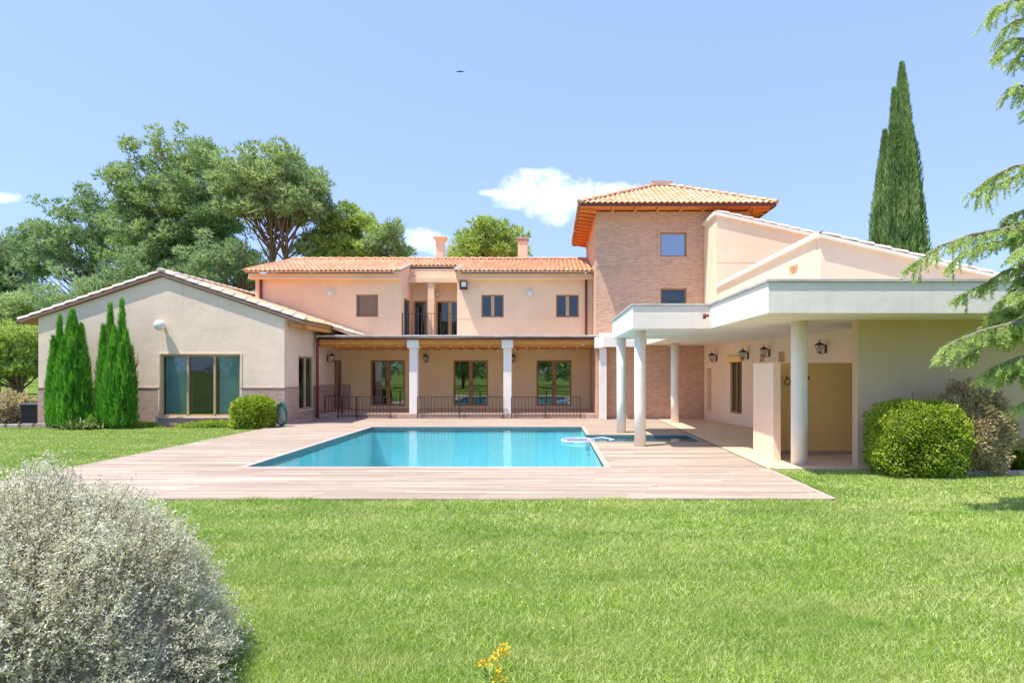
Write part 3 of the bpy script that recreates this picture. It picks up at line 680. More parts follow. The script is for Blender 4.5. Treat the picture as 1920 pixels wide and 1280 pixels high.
# ---- ground-floor walls of the right wing
pts = [(5.65, 22.38), (6.30, 18.5), (6.62, 15.5), (6.80, 13.05)]
def seg(i):
    a, b = Vector((*pts[i], 0)), Vector((*pts[i + 1], 0)); U = (b - a).normalized(); return a, U, Vector((U.y, -U.x, 0)) * 1.0, (b - a).length
def segu(i, px):
    a, U, Nn, L = seg(i); r = (px - 1030) / F; return (r * a.y - a.x) / (U.x - r * U.y)
def segY(i, u): a, U, Nn, L = seg(i); return (a + U * u).y
holes = {0: [], 1: [], 2: []}
ua, ub = segu(0, 1369), segu(0, 1391); Yc = segY(0, (ua + ub) / 2); hw = (ua, ub, ZP(775, Yc), ZP(674, Yc)); holes[0].append(hw)
ua, ub = segu(0, 1326), segu(0, 1334); Yc = segY(0, ua); hs = (ua, ub, ZP(769, Yc), ZP(690, Yc)); holes[0].append(hs)
def niche(i, pa, pb, ya, yb):
    ua, ub = segu(i, pa), segu(i, pb); Yc = segY(i, (ua + ub) / 2); h = (ua, ub, ZP(yb, Yc), ZP(ya, Yc)); holes[i].append(h); return h
n1 = niche(1, 1424.5, 1433, 663, 678); n2 = niche(1, 1459.5, 1472, 659, 678)
mb = MB(); back = MB()
for i in range(3):
    a, U, Nn, L = seg(i)
    if Nn.x > 0: Nn = -Nn
    mb.frame(a, U, Nn); mb.wall(0, L, 0, CB, .22, holes[i])
    back.frame(a, U, Nn)
    for h in holes[i]:
        if h is hw: continue
        back = MB(a, U, Nn); back.lbox(h[0] - .02, h[1] + .02, -.24, -.16, h[2] - .02, h[3] + .02); back.build('niche_back', M['ochre'], villa)
o = mb.build('terrace_wall', M['warm'], villa); o['label'] = 'long cream wall with niches under the canopy'
a, U, Nn, L = seg(0); Nn = -Nn if Nn.x > 0 else Nn
window(dict(O=a, U=U, Nn=Nn), *hw, 2, 'woodd', 'glass', .08, .06, .05, label='narrow timber window under the canopy')
mb = MB(a, U, Nn); mb.lbox(hw[0] - .12, hw[1] + .1, .0, .12, hw[3] - .08, hw[3] + .11); mb.build('blind_box', M['ochre'], villa, bevel=.03)
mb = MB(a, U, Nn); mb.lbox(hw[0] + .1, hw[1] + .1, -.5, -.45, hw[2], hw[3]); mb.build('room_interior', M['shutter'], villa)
mb = MB(**FR(11.25)); mb.wall(5.655, 12, -.05, CB - .001, .2); mb.build('front_wall', M['cream_shaded'], villa)['label'] = 'blank shaded wall at the right under the canopy'
# shower screen
mb = MB(); SX = 4.50; SZ = 1.92
mb.box(4.60, 6.9, 12.9, 13.04, 0, SZ); mb.build('shower_wall', M['ochre'], villa, bevel=.01)
mb = MB(); mb.box(4.385, 4.54, 12.02, 13.2, 0, SZ - .01); mb.build('shower_fin', M['warm'], villa, bevel=.01)
mb = MB(); mb.box(4.55, 6.75, 12.87, 12.9, 0, .07); mb.build('skirting', M['brickw'], villa)

# ============================================================ fittings on the walls
def lantern_proto():
    t = thing('wall_lantern', '', 'lantern')
    mb = MB(); mb.box(-.045, .045, -.02, .0, -.10, .12)
    mb.tube([(0, -.02, -.06), (0, -.07, -.12), (0, -.15, -.13), (0, -.19, -.08)], .011, 6); mb.tube([(0, -.02, .1), (0, -.1, .17), (0, -.17, .13)], .008, 6)
    mb.build('bracket', M['iron'], t, local=True)
    mb = MB(); c = -.19
    for sx, sy in ((-1, -1), (1, -1), (1, 1), (-1, 1)): mb.tube([(sx * .045, c + sy * .045, -.07), (sx * .085, c + sy * .085, .12)], .008, 5)
    mb.box(-.055, .055, c - .055, c + .055, -.085, -.07); mb.box(-.02, .02, c - .02, c + .02, -.12, -.085)
    mb.build('cage', M['iron'], t, local=True)
    mb = MB(); mb.hexa([(-.11, c - .11, .12), (.11, c - .11, .12), (.11, c + .11, .12), (-.11, c + .11, .12), (-.03, c - .03, .2), (.03, c - .03, .2), (.03, c + .03, .2), (-.03, c + .03, .2)]); mb.lathe((0, c, .2), [(.03, 0), (.012, .03), (.02, .05), (.003, .08)], 8)
    mb.build('cap', M['iron'], t, local=True)
    mb = MB(); mb.hexa([(-.038, c - .038, -.065), (.038, c - .038, -.065), (.038, c + .038, -.065), (-.038, c + .038, -.065), (-.075, c - .075, .115), (.075, c - .075, .115), (.075, c + .075, .115), (-.075, c + .075, .115)])
    mb.build('lamp_glass', M['lampg'], t, local=True)
    return t
m, nt = new_mat('clear_lamp_glass'); n = N(nt)
tr = nt.nodes.new('ShaderNodeBsdfTransparent'); tr.inputs[0].default_value = (.92, .94, .92, 1); pg_ = n.bsdf((.75, .75, .7), .2, None, .5)
mx = nt.nodes.new('ShaderNodeMixShader'); mx.inputs[0].default_value = .45; n.link(tr.outputs[0], mx.inputs[1]); n.link(pg_, mx.inputs[2]); n.out(mx.outputs[0]); M['lampg'] = m
LP = lantern_proto(); first = True
def put_lantern(loc, rz, label, s=1.0):
    global first
    o = LP if first else copy_tree(LP); first = False
    o.location = loc; o.rotation_euler = (0, 0, rz); o.scale = (s, s, s); o['label'] = label; o['category'] = 'lantern'; o['group'] = 'wall lanterns'
yl = GX1 / XP(613, 1)
put_lantern((GX1 + .005, yl, ZP(673, yl)), math.radians(90), 'wall lantern above the railing on the cream side wall, left of the side door')
put_lantern((XP(800, 25.7), 25.695, ZP(674, 25.7)), 0, 'wall lantern on the porch back wall between the left and middle glass doors')
put_lantern((XP(962, 25.7), 25.695, ZP(674, 25.7)), 0, 'wall lantern half hidden by the porch column, left of the right glass door')
for px, py, i, lab, s in ((1344, 672, 0, 'wall lantern left of the narrow timber window under the canopy', .95), (1403, 667, 0, 'wall lantern just right of the narrow timber window', .95), (1443, 662, 1, 'wall lantern between the two small square niches', .9), (1549, 655, 2, 'wall lantern above the tan shower screen, rightmost of the canopy lanterns', .85)):
    u = segu(i, px); a, U, Nn, L = seg(i); Nn = -Nn if Nn.x > 0 else Nn; p = a + U * u
    put_lantern((p.x + Nn.x * .004, p.y + Nn.y * .004, ZP(py, p.y)), math.atan2(Nn.y, Nn.x) + math.pi / 2, lab, s)

def globe(loc, r):
    t = thing('globe_lamp', 'round white globe lamp on the cream gable wall above the wide window', 'wall lamp', loc)
    mb = MB(); mb.tube([(loc[0], loc[1], loc[2]), (loc[0], loc[1] - .09, loc[2])], .05, 12); mb.build('mount', M['lamp'], t)
    mb = MB(); seg_ = 14; prof = [(r * math.sin(math.pi * k / seg_), -r * math.cos(math.pi * k / seg_)) for k in range(seg_ + 1)]
    mb.lathe((loc[0], loc[1] - .09 - r * .8, loc[2]), prof, 24); mb.build('globe', M['lamp'], t, True)
globe((XP(302, 19.85), 20, ZP(610, 19.85)), .17)
def ringvent(px, py, label):
    X, Z = XP(px, UY), ZP(py, UY); t = thing('bulkhead_lamp', label, 'wall lamp', (X, UY, Z), group='round wall lamps on the upper storey')
    mb = MB(); mb.tube([(X, UY, Z), (X, UY - .05, Z)], .165, 28); mb.build('ring', M['verge'], t)
    mb = MB(); mb.tube([(X, UY - .05, Z), (X, UY - .085, Z), (X, UY - .105, Z)], [.10, .09, .05], 24); mb.build('lamp_glass', M['lamp'], t, True)
ringvent(619, 548.5, 'round wall lamp left of the brown blind window'); ringvent(993.5, 549.5, 'round wall lamp between the two right upper windows')
X, Z, Y = XP(820, LB), ZP(552, LB), LB; t = thing('bulkhead_lamp', 'small round lamp above the balcony doors', 'wall lamp', (X, Y, Z))
mb = MB(); mb.tube([(X, Y, Z), (X, Y - .05, Z)], .15, 20); mb.build('ring', M['verge'], t); mb = MB(); mb.tube([(X, Y - .05, Z), (X, Y - .12, Z)], [.1, .06], 20); mb.build('lamp_glass', M['lamp'], t, True)
X, Z, Y = XP(869.5, 23.8), ZP(535, 23.8), 23.8; t = thing('floodlight', 'dark square floodlight under the eave beside the balcony', 'floodlight', (X, UY, Z))
mb = MB(); mb.box(X - .15, X + .15, Y - .1, Y + .02, Z - .17, Z + .17); mb.box(X - .04, X + .04, Y + .02, UY, Z - .04, Z + .04); mb.build('housing', M['brown'], t, bevel=.01)
mb = MB(); mb.box(X - .075, X + .11, Y - .112, Y - .101, Z - .06, Z + .12); mb.build('lens', M['lamp'], t)
X, Y = XP(1476, 12.85), 12.85; t = thing('towel_ring', 'small metal towel ring on the tan shower screen', 'towel ring', (X, Y, ZP(715, Y)))
mb = MB(); mb.tube([(X + .065 * math.cos(a), Y - .02, ZP(715, Y) + .065 * math.sin(a)) for a in [2 * math.pi * k / 20 for k in range(21)]], .01, 6, False); mb.build('ring', M['rust'], t)
mb = MB(); mb.tube([(X, Y + .05, ZP(715, Y) + .08), (X, Y - .03, ZP(715, Y) + .08)], .018, 8); mb.build('mount', M['rust'], t)
for px, lb in ((1461, 'small tap left of the towel ring on the shower screen'), (1514, 'small tap right of the round column on the shower screen')):
    X = XP(px, Y); t = thing('wall_tap', lb, 'tap', (X, Y, ZP(708, Y))); mb = MB(); mb.tube([(X, Y + .05, ZP(708, Y)), (X, Y - .07, ZP(708, Y)), (X, Y - .08, ZP(711, Y))], .013, 6); mb.build('spout', M['rust'], t)
    mb = MB(); mb.tube([(X - .035, Y - .02, ZP(706, Y)), (X + .035, Y - .02, ZP(706, Y))], .01, 6); mb.build('handle', M['rust'], t)

# ---- railings
bal_cache = {}
def railing(x0, x1, y, z0, z1, label, sp=.125, extra=(), cat='railing', th=.008, group='iron railings of the villa'):
    t = thing('iron_railing', label, cat, (x0, y, z0), group=group)
    mb = MB(); mb.box(x0, x1, y - .015, y + .015, z1 - .022, z1); mb.build('top_rail', M['iron'], t)
    mb = MB(); mb.box(x0, x1, y - .01, y + .01, z0 + .08, z0 + .1); mb.build('bottom_rail', M['iron'], t)
    for X in (x0, x1) + tuple(extra):
        mb = MB(); mb.box(X - .017, X + .017, y - .018, y + .018, z0, z1 - .023); mb.build('post', M['iron'], t)
    n = int((x1 - x0) / sp); h = z1 - z0 - .123
    mb = MB(); mb.box(-th, th, -th, th, 0, h); b0 = mb.build('baluster', M['iron'], t, local=True)
    k = 0
    for i in range(1, n):
        X = (x1 - x0) * i / n; b = b0 if i == 1 else b0.copy()
        if i > 1: COL.objects.link(b); b.parent = t
        b.location = (X, 0, .1)
ry = 22.50; rz1 = ZP(743, ry)
railing(XP(607, ry), XP(640, ry), ry + .12, .17, rz1 + .02, 'short iron railing at the left end of the porch beside the downpipe')
railing(XP(634, ry), XP(732, ry), ry, .01, rz1, 'iron railing in front of the porch, left of the first white column', extra=(XP(669, ry),))
railing(XP(783, ry), XP(943, ry), ry, .01, rz1, 'iron railing between the two square white porch columns', extra=(XP(862, ry),))
railing(XP(959, ry), XP(1088, ry), ry, .01, rz1, 'iron railing in front of the porch, right of the second white column', extra=(XP(1022, ry),))
railing(LX0 + .02, LX1 - .02, UY + .03, 3.03, ZP(587, UY), 'balcony railing with thin bars on the upper storey', .12)

# ============================================================ TERRACE, POOL, GROUND
PX0, PX1, PY0, PY1 = -5.53, 1.0, 11.18, 19.17; SPX1, SPY0, SPY1 = 3.78, 15.15, 16.8
def slab_with_hole():
    mb = MB(); z = 0
    R = [(-8.6, PX0, 8.39, 22.58), (PX0, PX1, 8.39, PY0), (PX0, PX1, PY1, 22.58), (PX1, 3.9, 8.39, SPY0), (PX1, 3.9, SPY1, 22.58), (SPX1, 3.9, SPY0, SPY1)]
    for x0, x1, y0, y1 in R: mb.quad((x0, y0, z), (x1, y0, z), (x1, y1, z), (x0, y1, z))
    mb.quad((-8.6, 8.39, -.12), (3.9, 8.39, -.12), (3.9, 8.39, 0), (-8.6, 8.39, 0)); mb.quad((3.9, 8.39, -.12), (3.9, 11.1, -.12), (3.9, 11.1, 0), (3.9, 8.39, 0))
    return mb
o = slab_with_hole().build('deck', M['deck']); struct(o)
mb = MB(); w = .11; zt = .006
mb.box(PX0 - w, PX0, PY0 - w, PY1 + w, -.05, zt); mb.box(PX0, PX1, PY0 - w, PY0, -.05, zt); mb.box(PX0, PX1 + w, PY1, PY1 + w, -.05, zt)
mb.box(PX1, PX1 + w, PY0 - w, SPY0, -.05, zt); mb.box(PX1, PX1 + w, SPY1, PY1, -.05, zt)
mb.box(3.87, 3.93, 8.39, 11.0, -.1, zt); mb.box(-8.66, -8.6, 8.39, 19.6, -.1, zt)
o = mb.build('deck_edge', plain('deck_trim', (.50, .38, .31), .8, .1)); struct(o)
mb = MB(); pd = -1.5
def basin(x0, x1, y0, y1, zb, skip=()):
    if 'w' not in skip: mb.quad((x0, y0, zb), (x0, y1, zb), (x0, y1, -.002), (x0, y0, -.002))
    if 's' not in skip: mb.quad((x0, y0, zb), (x1, y0, zb), (x1, y0, -.002), (x0, y0, -.002))
    mb.quad((x0, y1, zb), (x1, y1, zb), (x1, y1, -.002), (x0, y1, -.002)); mb.quad((x0, y0, zb), (x1, y0, zb), (x1, y1, zb), (x0, y1, zb))
basin(PX0, PX1, PY0, PY1, pd)
mb.quad((PX1, PY0, pd), (PX1, SPY0, pd), (PX1, SPY0, -.002), (PX1, PY0, -.002)); mb.quad((PX1, SPY1, pd), (PX1, PY1, pd), (PX1, PY1, -.002), (PX1, SPY1, -.002)); mb.quad((PX1, SPY0, pd), (PX1, SPY1, pd), (PX1, SPY1, -.45), (PX1, SPY0, -.45))
o = mb.build('pool_basin', M['poolt']); struct(o)
mb = MB(); basin(PX1, SPX1, SPY0, SPY1, -.45, ('w',)); mb.quad((SPX1, SPY0, -.45), (SPX1, SPY1, -.45), (SPX1, SPY1, -.002), (SPX1, SPY0, -.002))
o = mb.build('spa_basin', M['spat']); struct(o)
mb = MB(); zw = -.055; mb.quad((PX0 + .001, PY0 + .001, zw), (PX1, PY0 + .001, zw), (PX1, PY1 - .001, zw), (PX0 + .001, PY1 - .001, zw)); mb.quad((PX1, SPY0 + .001, zw), (SPX1 - .001, SPY0 + .001, zw), (SPX1 - .001, SPY1 - .001, zw), (PX1, SPY1 - .001, zw))
o = mb.build('pool_water', M['water']); struct(o)
mb = MB(); t = .0  # dark waterline tile band
mb.box(PX0, PX0 + .012, PY0, PY1, -.16, -.004); mb.box(PX0, PX1, PY1 - .012, PY1, -.16, -.004); mb.box(PX1, SPX1, SPY1 - .012, SPY1, -.16, -.004); mb.box(SPX1 - .012, SPX1, SPY0, SPY1, -.16, -.004)
o = mb.build('waterline_tiles', plain('waterline_tiles', (.10, .16, .17), .3)); struct(o)
mb = MB(); mb.quad((3.93, 11.0, .001), (12, 11.0, .001), (12, 22.39, .001), (3.93, 22.39, .001)); mb.quad((3.93, 11.0, -.12), (12, 11.0, -.12), (12, 11.0, .001), (3.93, 11.0, .001))
o = mb.build('patio', M['pave']); struct(o)
# ground with a cut-out for terrace and pool
mb = MB(); z = -.035; X0, X1, Y0, Y1 = -8.62, 3.92, 8.4, 24.0; B = 1500
for x0, x1, y0, y1 in ((-B, X0, -B, B), (X1, B, -B, B), (X0, X1, -B, Y0), (X0, X1, Y1, B)): mb.quad((x0, y0, z), (x1, y0, z), (x1, y1, z), (x0, y1, z))
o = mb.build('lawn', M['lawn']); struct(o)
mb = MB(); mb.quad((-30, 19.3, -.02), (-8.7, 19.3, -.02), (-8.7, 24, -.02), (-30, 24, -.02)); o = mb.build('garden_bed', M['soil']); struct(o)
mb = MB(); mb.quad((5.72, 10.62, -.02), (14, 10.62, -.02), (14, 11.0, -.02), (5.72, 11.0, -.02)); o = mb.build('shrub_bed', M['soil']); struct(o)
# ============================================================ VEGETATION
def rdir(n):
    return unit(RNG.normal(size=(n, 3)))
def blades(P, D, Ln, W, side=None):
    """triangles: base at P, tip at P + D*Ln, width W"""
    n = len(P); D = unit(D); s = unit(np.cross(D, rdir(n) if side is None else side)) * (np.asarray(W).reshape(-1, 1) * .5)
    T = P + D * np.asarray(Ln).reshape(-1, 1)
    return np.stack([P - s, P + s, T], 1).reshape(-1, 3)
def leafq(P, D, Ln, W):
    """diamond leaves"""
    n = len(P); D = unit(D); s = unit(np.cross(D, rdir(n))) * (np.asarray(W).reshape(-1, 1) * .5); L_ = np.asarray(Ln).reshape(-1, 1)
    mid = P + D * L_ * .45
    return np.stack([P, mid + s, P + D * L_, mid - s], 1).reshape(-1, 3)
def ellip(c, r, n, lo=.55):
    d = rdir(n); k = (RNG.uniform(lo ** 3, 1, n) ** (1 / 3))[:, None]
    return np.array(c) + d * k * np.array(r), d

# ---- pines
def pine(label, px, base_py, Y, blobs, mat, trunks, lean=0, dens=1.0, tuft=.27, name='pine_tree', group='pines behind the villa', tw=.28, cat='pine tree'):
    """blobs: (px, py, rx, ry) clumps given in photo pixels at distance Y; depth is added around it"""
    X = XP(px, Y); s = Y / F
    t = thing(name, label, cat, (X, Y, 0), group=group)
    allv = []; cents = []
    xs = [b[0] for b in blobs]; cxm = sum(xs) / len(xs); spread = (max(xs) - min(xs)) * s / 2 + .5
    for (bx, by, rx, ry) in blobs:
        n0 = max(3, int(rx * ry / 260 * 1.0))
        # split every clump in smaller puffs at different depths
        puffs = max(8, int(rx * ry / 50))
        off = (bx - cxm) * s; dr = math.sqrt(max(.12, 1 - (off / (spread * 1.15)) ** 2)) * spread * .75
        for k in range(puffs):
            a = RNG.uniform(0, 2 * math.pi); q = math.sqrt(RNG.uniform(0, 1)) * .96
            cx = bx + math.cos(a) * q * rx; cy = by - math.sin(a) * q * ry
            dy = RNG.uniform(-dr, dr); yy_ = Y + dy
            c = np.array([XP(cx, Y), yy_, ZP(cy, Y)]); r0 = RNG.uniform(.12, .30) * min(rx, ry) * s + .26
            rr = np.array([r0 * 1.2, r0 * 1.2, r0 * .75]); cents.append(c)
            n = int(125 * r0 * r0 * dens) + 30
            P, d = ellip(c, rr, n, .25)
            up = d * 1.0 + np.array([0, 0, .75]) + RNG.normal(size=(n, 3)) * .35
            for j in range(4):
                allv.append(blades(P, unit(up) + RNG.normal(size=(n, 3)) * .5, RNG.uniform(.65, 1.25, n) * tuft, np.full(n, .078 * tuft / .30)))
    np_obj('crown', np.concatenate(allv), 3, M[mat], t)
    mb = MB(); cents = sorted(cents, key=lambda c: c[2])
    for (tx, tb, ttx, tty, r) in trunks:
        p0 = Vector((XP(tx, Y), Y, 0)); p1 = Vector((XP(ttx, Y), Y, ZP(tty, Y)))
        pm = p0.lerp(p1, .5) + Vector((random.uniform(-.2, .2), 0, 0)); mb.tube([p0, p0.lerp(pm, .5), pm, pm.lerp(p1, .6), p1], [r, r * .9, r * .75, r * .55, r * .2], 8)
        step = max(1, len(cents) // 34)
        for c in cents[::step]:
            if c[2] < p0.z + 1: continue
            f = min(.95, max(.25, (c[2] - 1.6 - p0.z) / (p1.z - p0.z) * .85)); b = p0.lerp(pm, f * 2) if f < .5 else pm.lerp(p1, (f - .5) * 2)
            e = Vector(c)
            if (e - b).length > 7: continue
            m_ = b.lerp(e, .5) + Vector((0, 0, -.25)); mb.tube([b, m_, e], [r * .34, r * .22, r * .06], 5)
    mb.build('trunk', M['bark'], t, True)
    return t
pine('tall bluish pine at the far left edge behind the gabled wing', 10, 700, 46, [(5, 480, 40, 45), (45, 540, 32, 30), (10, 560, 45, 35), (25, 470, 22, 30), (-30, 520, 40, 60), (55, 500, 20, 20), (20, 590, 45, 25)], 'pineA', [(28, 0, 22, 450, .22)])
pine('pine with a bare forked trunk left of the gable peak', 172, 700, 42, [(165, 378, 30, 24), (195, 400, 24, 30), (135, 420, 38, 32), (90, 455, 42, 30), (205, 455, 28, 38), (160, 455, 40, 25), (115, 495, 45, 26), (215, 495, 30, 20), (75, 440, 22, 18)], 'pineA', [(180, 0, 172, 400, .22)], dens=1.0)
pine('tallest broad pine rising behind the gable peak', 345, 700, 40, [(350, 278, 42, 20), (375, 306, 46, 36), (310, 310, 38, 34), (270, 360, 45, 40), (345, 375, 60, 34), (250, 420, 38, 38), (395, 380, 40, 45), (320, 430, 60, 40), (245, 470, 30, 26), (400, 440, 50, 38), (290, 480, 45, 25), (430, 480, 35, 30), (360, 480, 50, 25), (430, 400, 28, 35)], 'pineB', [(340, 0, 350, 290, .3), (352, 0, 325, 420, .16)], dens=1.15)
pine('round topped pine with twin trunks behind the left end of the tiled roof', 515, 700, 36, [(515, 300, 42, 22), (470, 335, 38, 36), (555, 335, 42, 38), (510, 345, 45, 38), (590, 370, 26, 36), (460, 385, 30, 30), (570, 400, 38, 28), (510, 395, 40, 26), (440, 350, 22, 30), (600, 400, 14, 22)], 'pineB', [(513, 0, 508, 330, .19), (530, 0, 540, 380, .16)], dens=1.25)
pine('low bushy pine showing above the tiled roof, left of the balcony', 650, 700, 38, [(655, 415, 34, 24), (625, 440, 38, 30), (680, 445, 38, 32), (600, 465, 32, 24), (650, 470, 45, 20), (700, 470, 30, 18)], 'pineC', [(650, 0, 652, 430, .2)], dens=1.3)
pine('small pine crown left of the first chimney', 735, 700, 37, [(735, 435, 22, 20), (725, 460, 28, 22), (750, 470, 14, 14), (700, 455, 16, 22)], 'pineB', [(735, 0, 733, 440, .16)], dens=1.3)
pine('rounded pine crown above the roof between the two chimneys', 915, 700, 34, [(920, 440, 34, 20), (885, 458, 34, 22), (945, 455, 34, 26), (865, 472, 22, 16), (915, 470, 45, 20), (972, 470, 14, 20)], 'pineC', [(915, 0, 915, 450, .2)], dens=1.5)
pine('dense dark pine filling the gap behind the right slope of the gable roof', 450, 700, 37, [(430, 480, 40, 28), (400, 505, 50, 26), (455, 525, 45, 20), (570, 470, 26, 20)], 'pineA', [(455, 0, 460, 450, .2)], dens=1.2)
pine('shaded pine low behind the left slope of the gable roof', 230, 700, 39, [(225, 540, 50, 25), (290, 510, 45, 28), (180, 545, 40, 22), (350, 520, 45, 30), (120, 560, 40, 22)], 'pineA', [(232, 0, 230, 520, .2)], dens=.9)
pine('pale green young pine beside the left corner of the gabled wing', 35, 700, 30, [(35, 640, 32, 30), (60, 660, 22, 34), (15, 665, 30, 30), (40, 690, 36, 22), (-20, 660, 30, 40)], 'pineC', [(38, 0, 38, 640, .13)], dens=1.2, tuft=.26)
pine('dark pine at the far left edge above the young pine', -5, 700, 40, [(20, 590, 42, 24), (-15, 620, 40, 36), (35, 560, 35, 22), (60, 575, 22, 18)], 'pineB', [(-5, 0, 0, 590, .18)], dens=1.1)
# far belt of trees on the horizon
def grove(name, label, x0, x1, y0, y1, h, n, mat, seed):
    g = np.random.default_rng(seed); V = []
    for k in range(n):
        X = g.uniform(x0, x1); Y = g.uniform(y0, y1); hh = h * g.uniform(.6, 1.1)
        for q in range(9):
            c = np.array([X + g.uniform(-1, 1) * hh * .3, Y + g.uniform(-1, 1) * hh * .3, hh * g.uniform(.25, .9)]); r = hh * g.uniform(.14, .25)
            P, d = ellip(c, (r, r, r * .8), 95, .6); V.append(blades(P, d + np.array([0, 0, .4]) + RNG.normal(size=P.shape) * .4, g.uniform(.4, .9, len(P)) * hh * .1, np.full(len(P), hh * .035)))
    o = np_obj(name, np.concatenate(V), 3, M[mat]); tag(o, label, 'woodland', kind='stuff'); return o
grove('distant_woodland', 'distant belt of trees on the horizon behind the villa', -150, -28, 55, 110, 9, 60, 'pineA', 3)
grove('distant_woodland', 'distant belt of trees on the horizon to the right of the villa', 25, 120, 55, 100, 8, 40, 'pineB', 4)
# trees on the garden side, behind the viewer, mirrored in the glass doors
for i, (x, y, h) in enumerate(((-9, -12, 7), (-2.5, -14, 6), (4.5, -11, 6.5), (12, -14, 8), (-17, -13, 8))):
    t = thing('garden_tree', 'broad garden tree reflected in the glass doors', 'tree', (x, y, 0), group='garden trees opposite the villa'); V = []
    for q in range(16):
        c = np.array([x + random.uniform(-.35, .35) * h, y + random.uniform(-.3, .3) * h, h * random.uniform(.28, .9)]); r = h * random.uniform(.13, .2)
        P, d = ellip(c, (r, r, r * .8), 260, .6); V.append(leafq(P, d + RNG.normal(size=P.shape) * .5, np.full(len(P), .32), np.full(len(P), .16)))
    np_obj('crown', np.concatenate(V), 4, M['olive'], t); mb = MB(); mb.tube([(x, y, -.03), (x + .1, y, h * .4), (x, y, h * .75)], [.2, .15, .06], 8)
    for q in range(6): mb.tube([(x, y, h * (.3 + q * .05)), (x + math.cos(q * 1.3) * h * .25, y + math.sin(q * 1.3) * h * .25, h * (.5 + q * .05))], [.07, .02], 5)
    mb.build('trunk', M['bark'], t, True)

grove('garden_hedge', 'tall green garden hedge opposite the villa, mirrored in the glass', -34, 34, -26, -21, 5.5, 60, 'pineB', 8)
# ---- plume shaped conifers
def plumes(name, label, cat, Y, lst, mat, leaf, wid, dens, group=None, z0=-.03, core='dark', trunk=.12, lump=.16, sharp=2.0):
    """lst: (px, top_py, r_px, base_scale, dy)"""
    X = XP(sum(l[0] for l in lst) / len(lst), Y); t = thing(name, label, cat, (X, Y, z0), group=group); V = []; cm = MB(); tm = MB()
    for (px, py, rp, dy) in lst:
        x = XP(px, Y + dy); yv = Y + dy; zt = ZP(py, Y + dy); r = rp * Y / F; hgt = zt - z0; n = int(dens * r * hgt)
        f = RNG.uniform(0, 1, n) ** 1.05; prof = np.clip((f / .06), 0, 1) ** .5 * np.clip((1 - f) * sharp, 0, 1) ** .85; prof = np.clip(prof, .02, 1)
        a = RNG.uniform(0, 2 * np.pi, n); rr = r * prof * (1 + lump * np.sin(a * 7 + f * 5 + px) * np.cos(f * 19 + a * 2) + lump * .5 * np.sin(a * 13 + px * 2)) * RNG.uniform(.66, 1.12, n)
        P = np.stack([x + np.cos(a) * rr, yv + np.sin(a) * rr, z0 + f * hgt], 1); D = np.stack([np.cos(a) * .24, np.sin(a) * .24, np.ones(n)], 1) + RNG.normal(size=(n, 3)) * .17
        V.append(blades(P, D, RNG.uniform(.6, 1.3, n) * leaf, np.full(n, wid)))
        prf = [(0.02, 0.05)] + [(r * .74 * min(1, (q / 12 / .06)) ** .5 * min(1, (1 - q / 12) * sharp) ** .85, q / 12 * hgt * .93) for q in range(1, 12)]; cm.lathe((x, yv, z0), prf, 10)
        tm.tube([(x, yv, z0 - .02), (x, yv, z0 + hgt * .5)], [trunk, trunk * .3], 6)
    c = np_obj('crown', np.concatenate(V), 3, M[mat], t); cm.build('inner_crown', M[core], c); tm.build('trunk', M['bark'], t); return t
plumes('italian_cypress', 'tall dark italian cypress rising behind the right wing roof', 'cypress', 27, [(1691, 124, 40, 0), (1659, 250, 34, .4), (1676, 172, 22, -.2), (1702, 225, 31, -.5)], 'cypb', .22, .055, 5200, lump=.26, sharp=1.65)
plumes('columnar_conifer', 'broad bright green conifer with pointed spikes at the left corner of the gabled wing', 'conifer', 19.2, [(136, 586, 21, 0), (112, 596, 9, .1), (153, 612, 12, .1), (100, 636, 9, -.1), (120, 640, 15, -.25), (150, 665, 15, -.2), (94, 680, 6, 0), (133, 640, 17, -.3), (158, 700, 9, 0)], 'cyp', .17, .026, 9000, 'green conifers along the gable wall', lump=.3)
plumes('columnar_conifer', 'bright green conifer with two thin tall spikes between the other conifer and the wide window', 'conifer', 19.2, [(229, 566, 9, 0), (207, 574, 9, .1), (193, 614, 9, 0), (236, 624, 13, -.15), (214, 618, 15, -.25), (246, 655, 8, .05), (196, 655, 12, -.1), (226, 650, 16, -.28), (188, 690, 7, 0)], 'cyp', .17, .026, 9000, 'green conifers along the gable wall', lump=.3)
# dry twigs on the second conifer
t = thing('dry_branch', 'reddish dry twigs sticking out beside the second conifer', 'branch', (XP(250, 19.2), 19.2, 0)); mb = MB()
for a, b, c, d_ in ((238, 720, 252, 640), (244, 720, 261, 660), (246, 722, 262, 695), (240, 735, 256, 712), (252, 690, 262, 672)):
    mb.tube([(XP(a, 19.1), 19.15, ZP(b, 19.1)), (XP((a + c) / 2 + 2, 19.1), 19.1, ZP((b + d_) / 2, 19.1)), (XP(c, 19.1), 19.05, ZP(d_, 19.1))], [.02, .014, .006], 5)
mb.build('twigs', plain('dry_red_twig', (.30, .11, .06), .9), t)

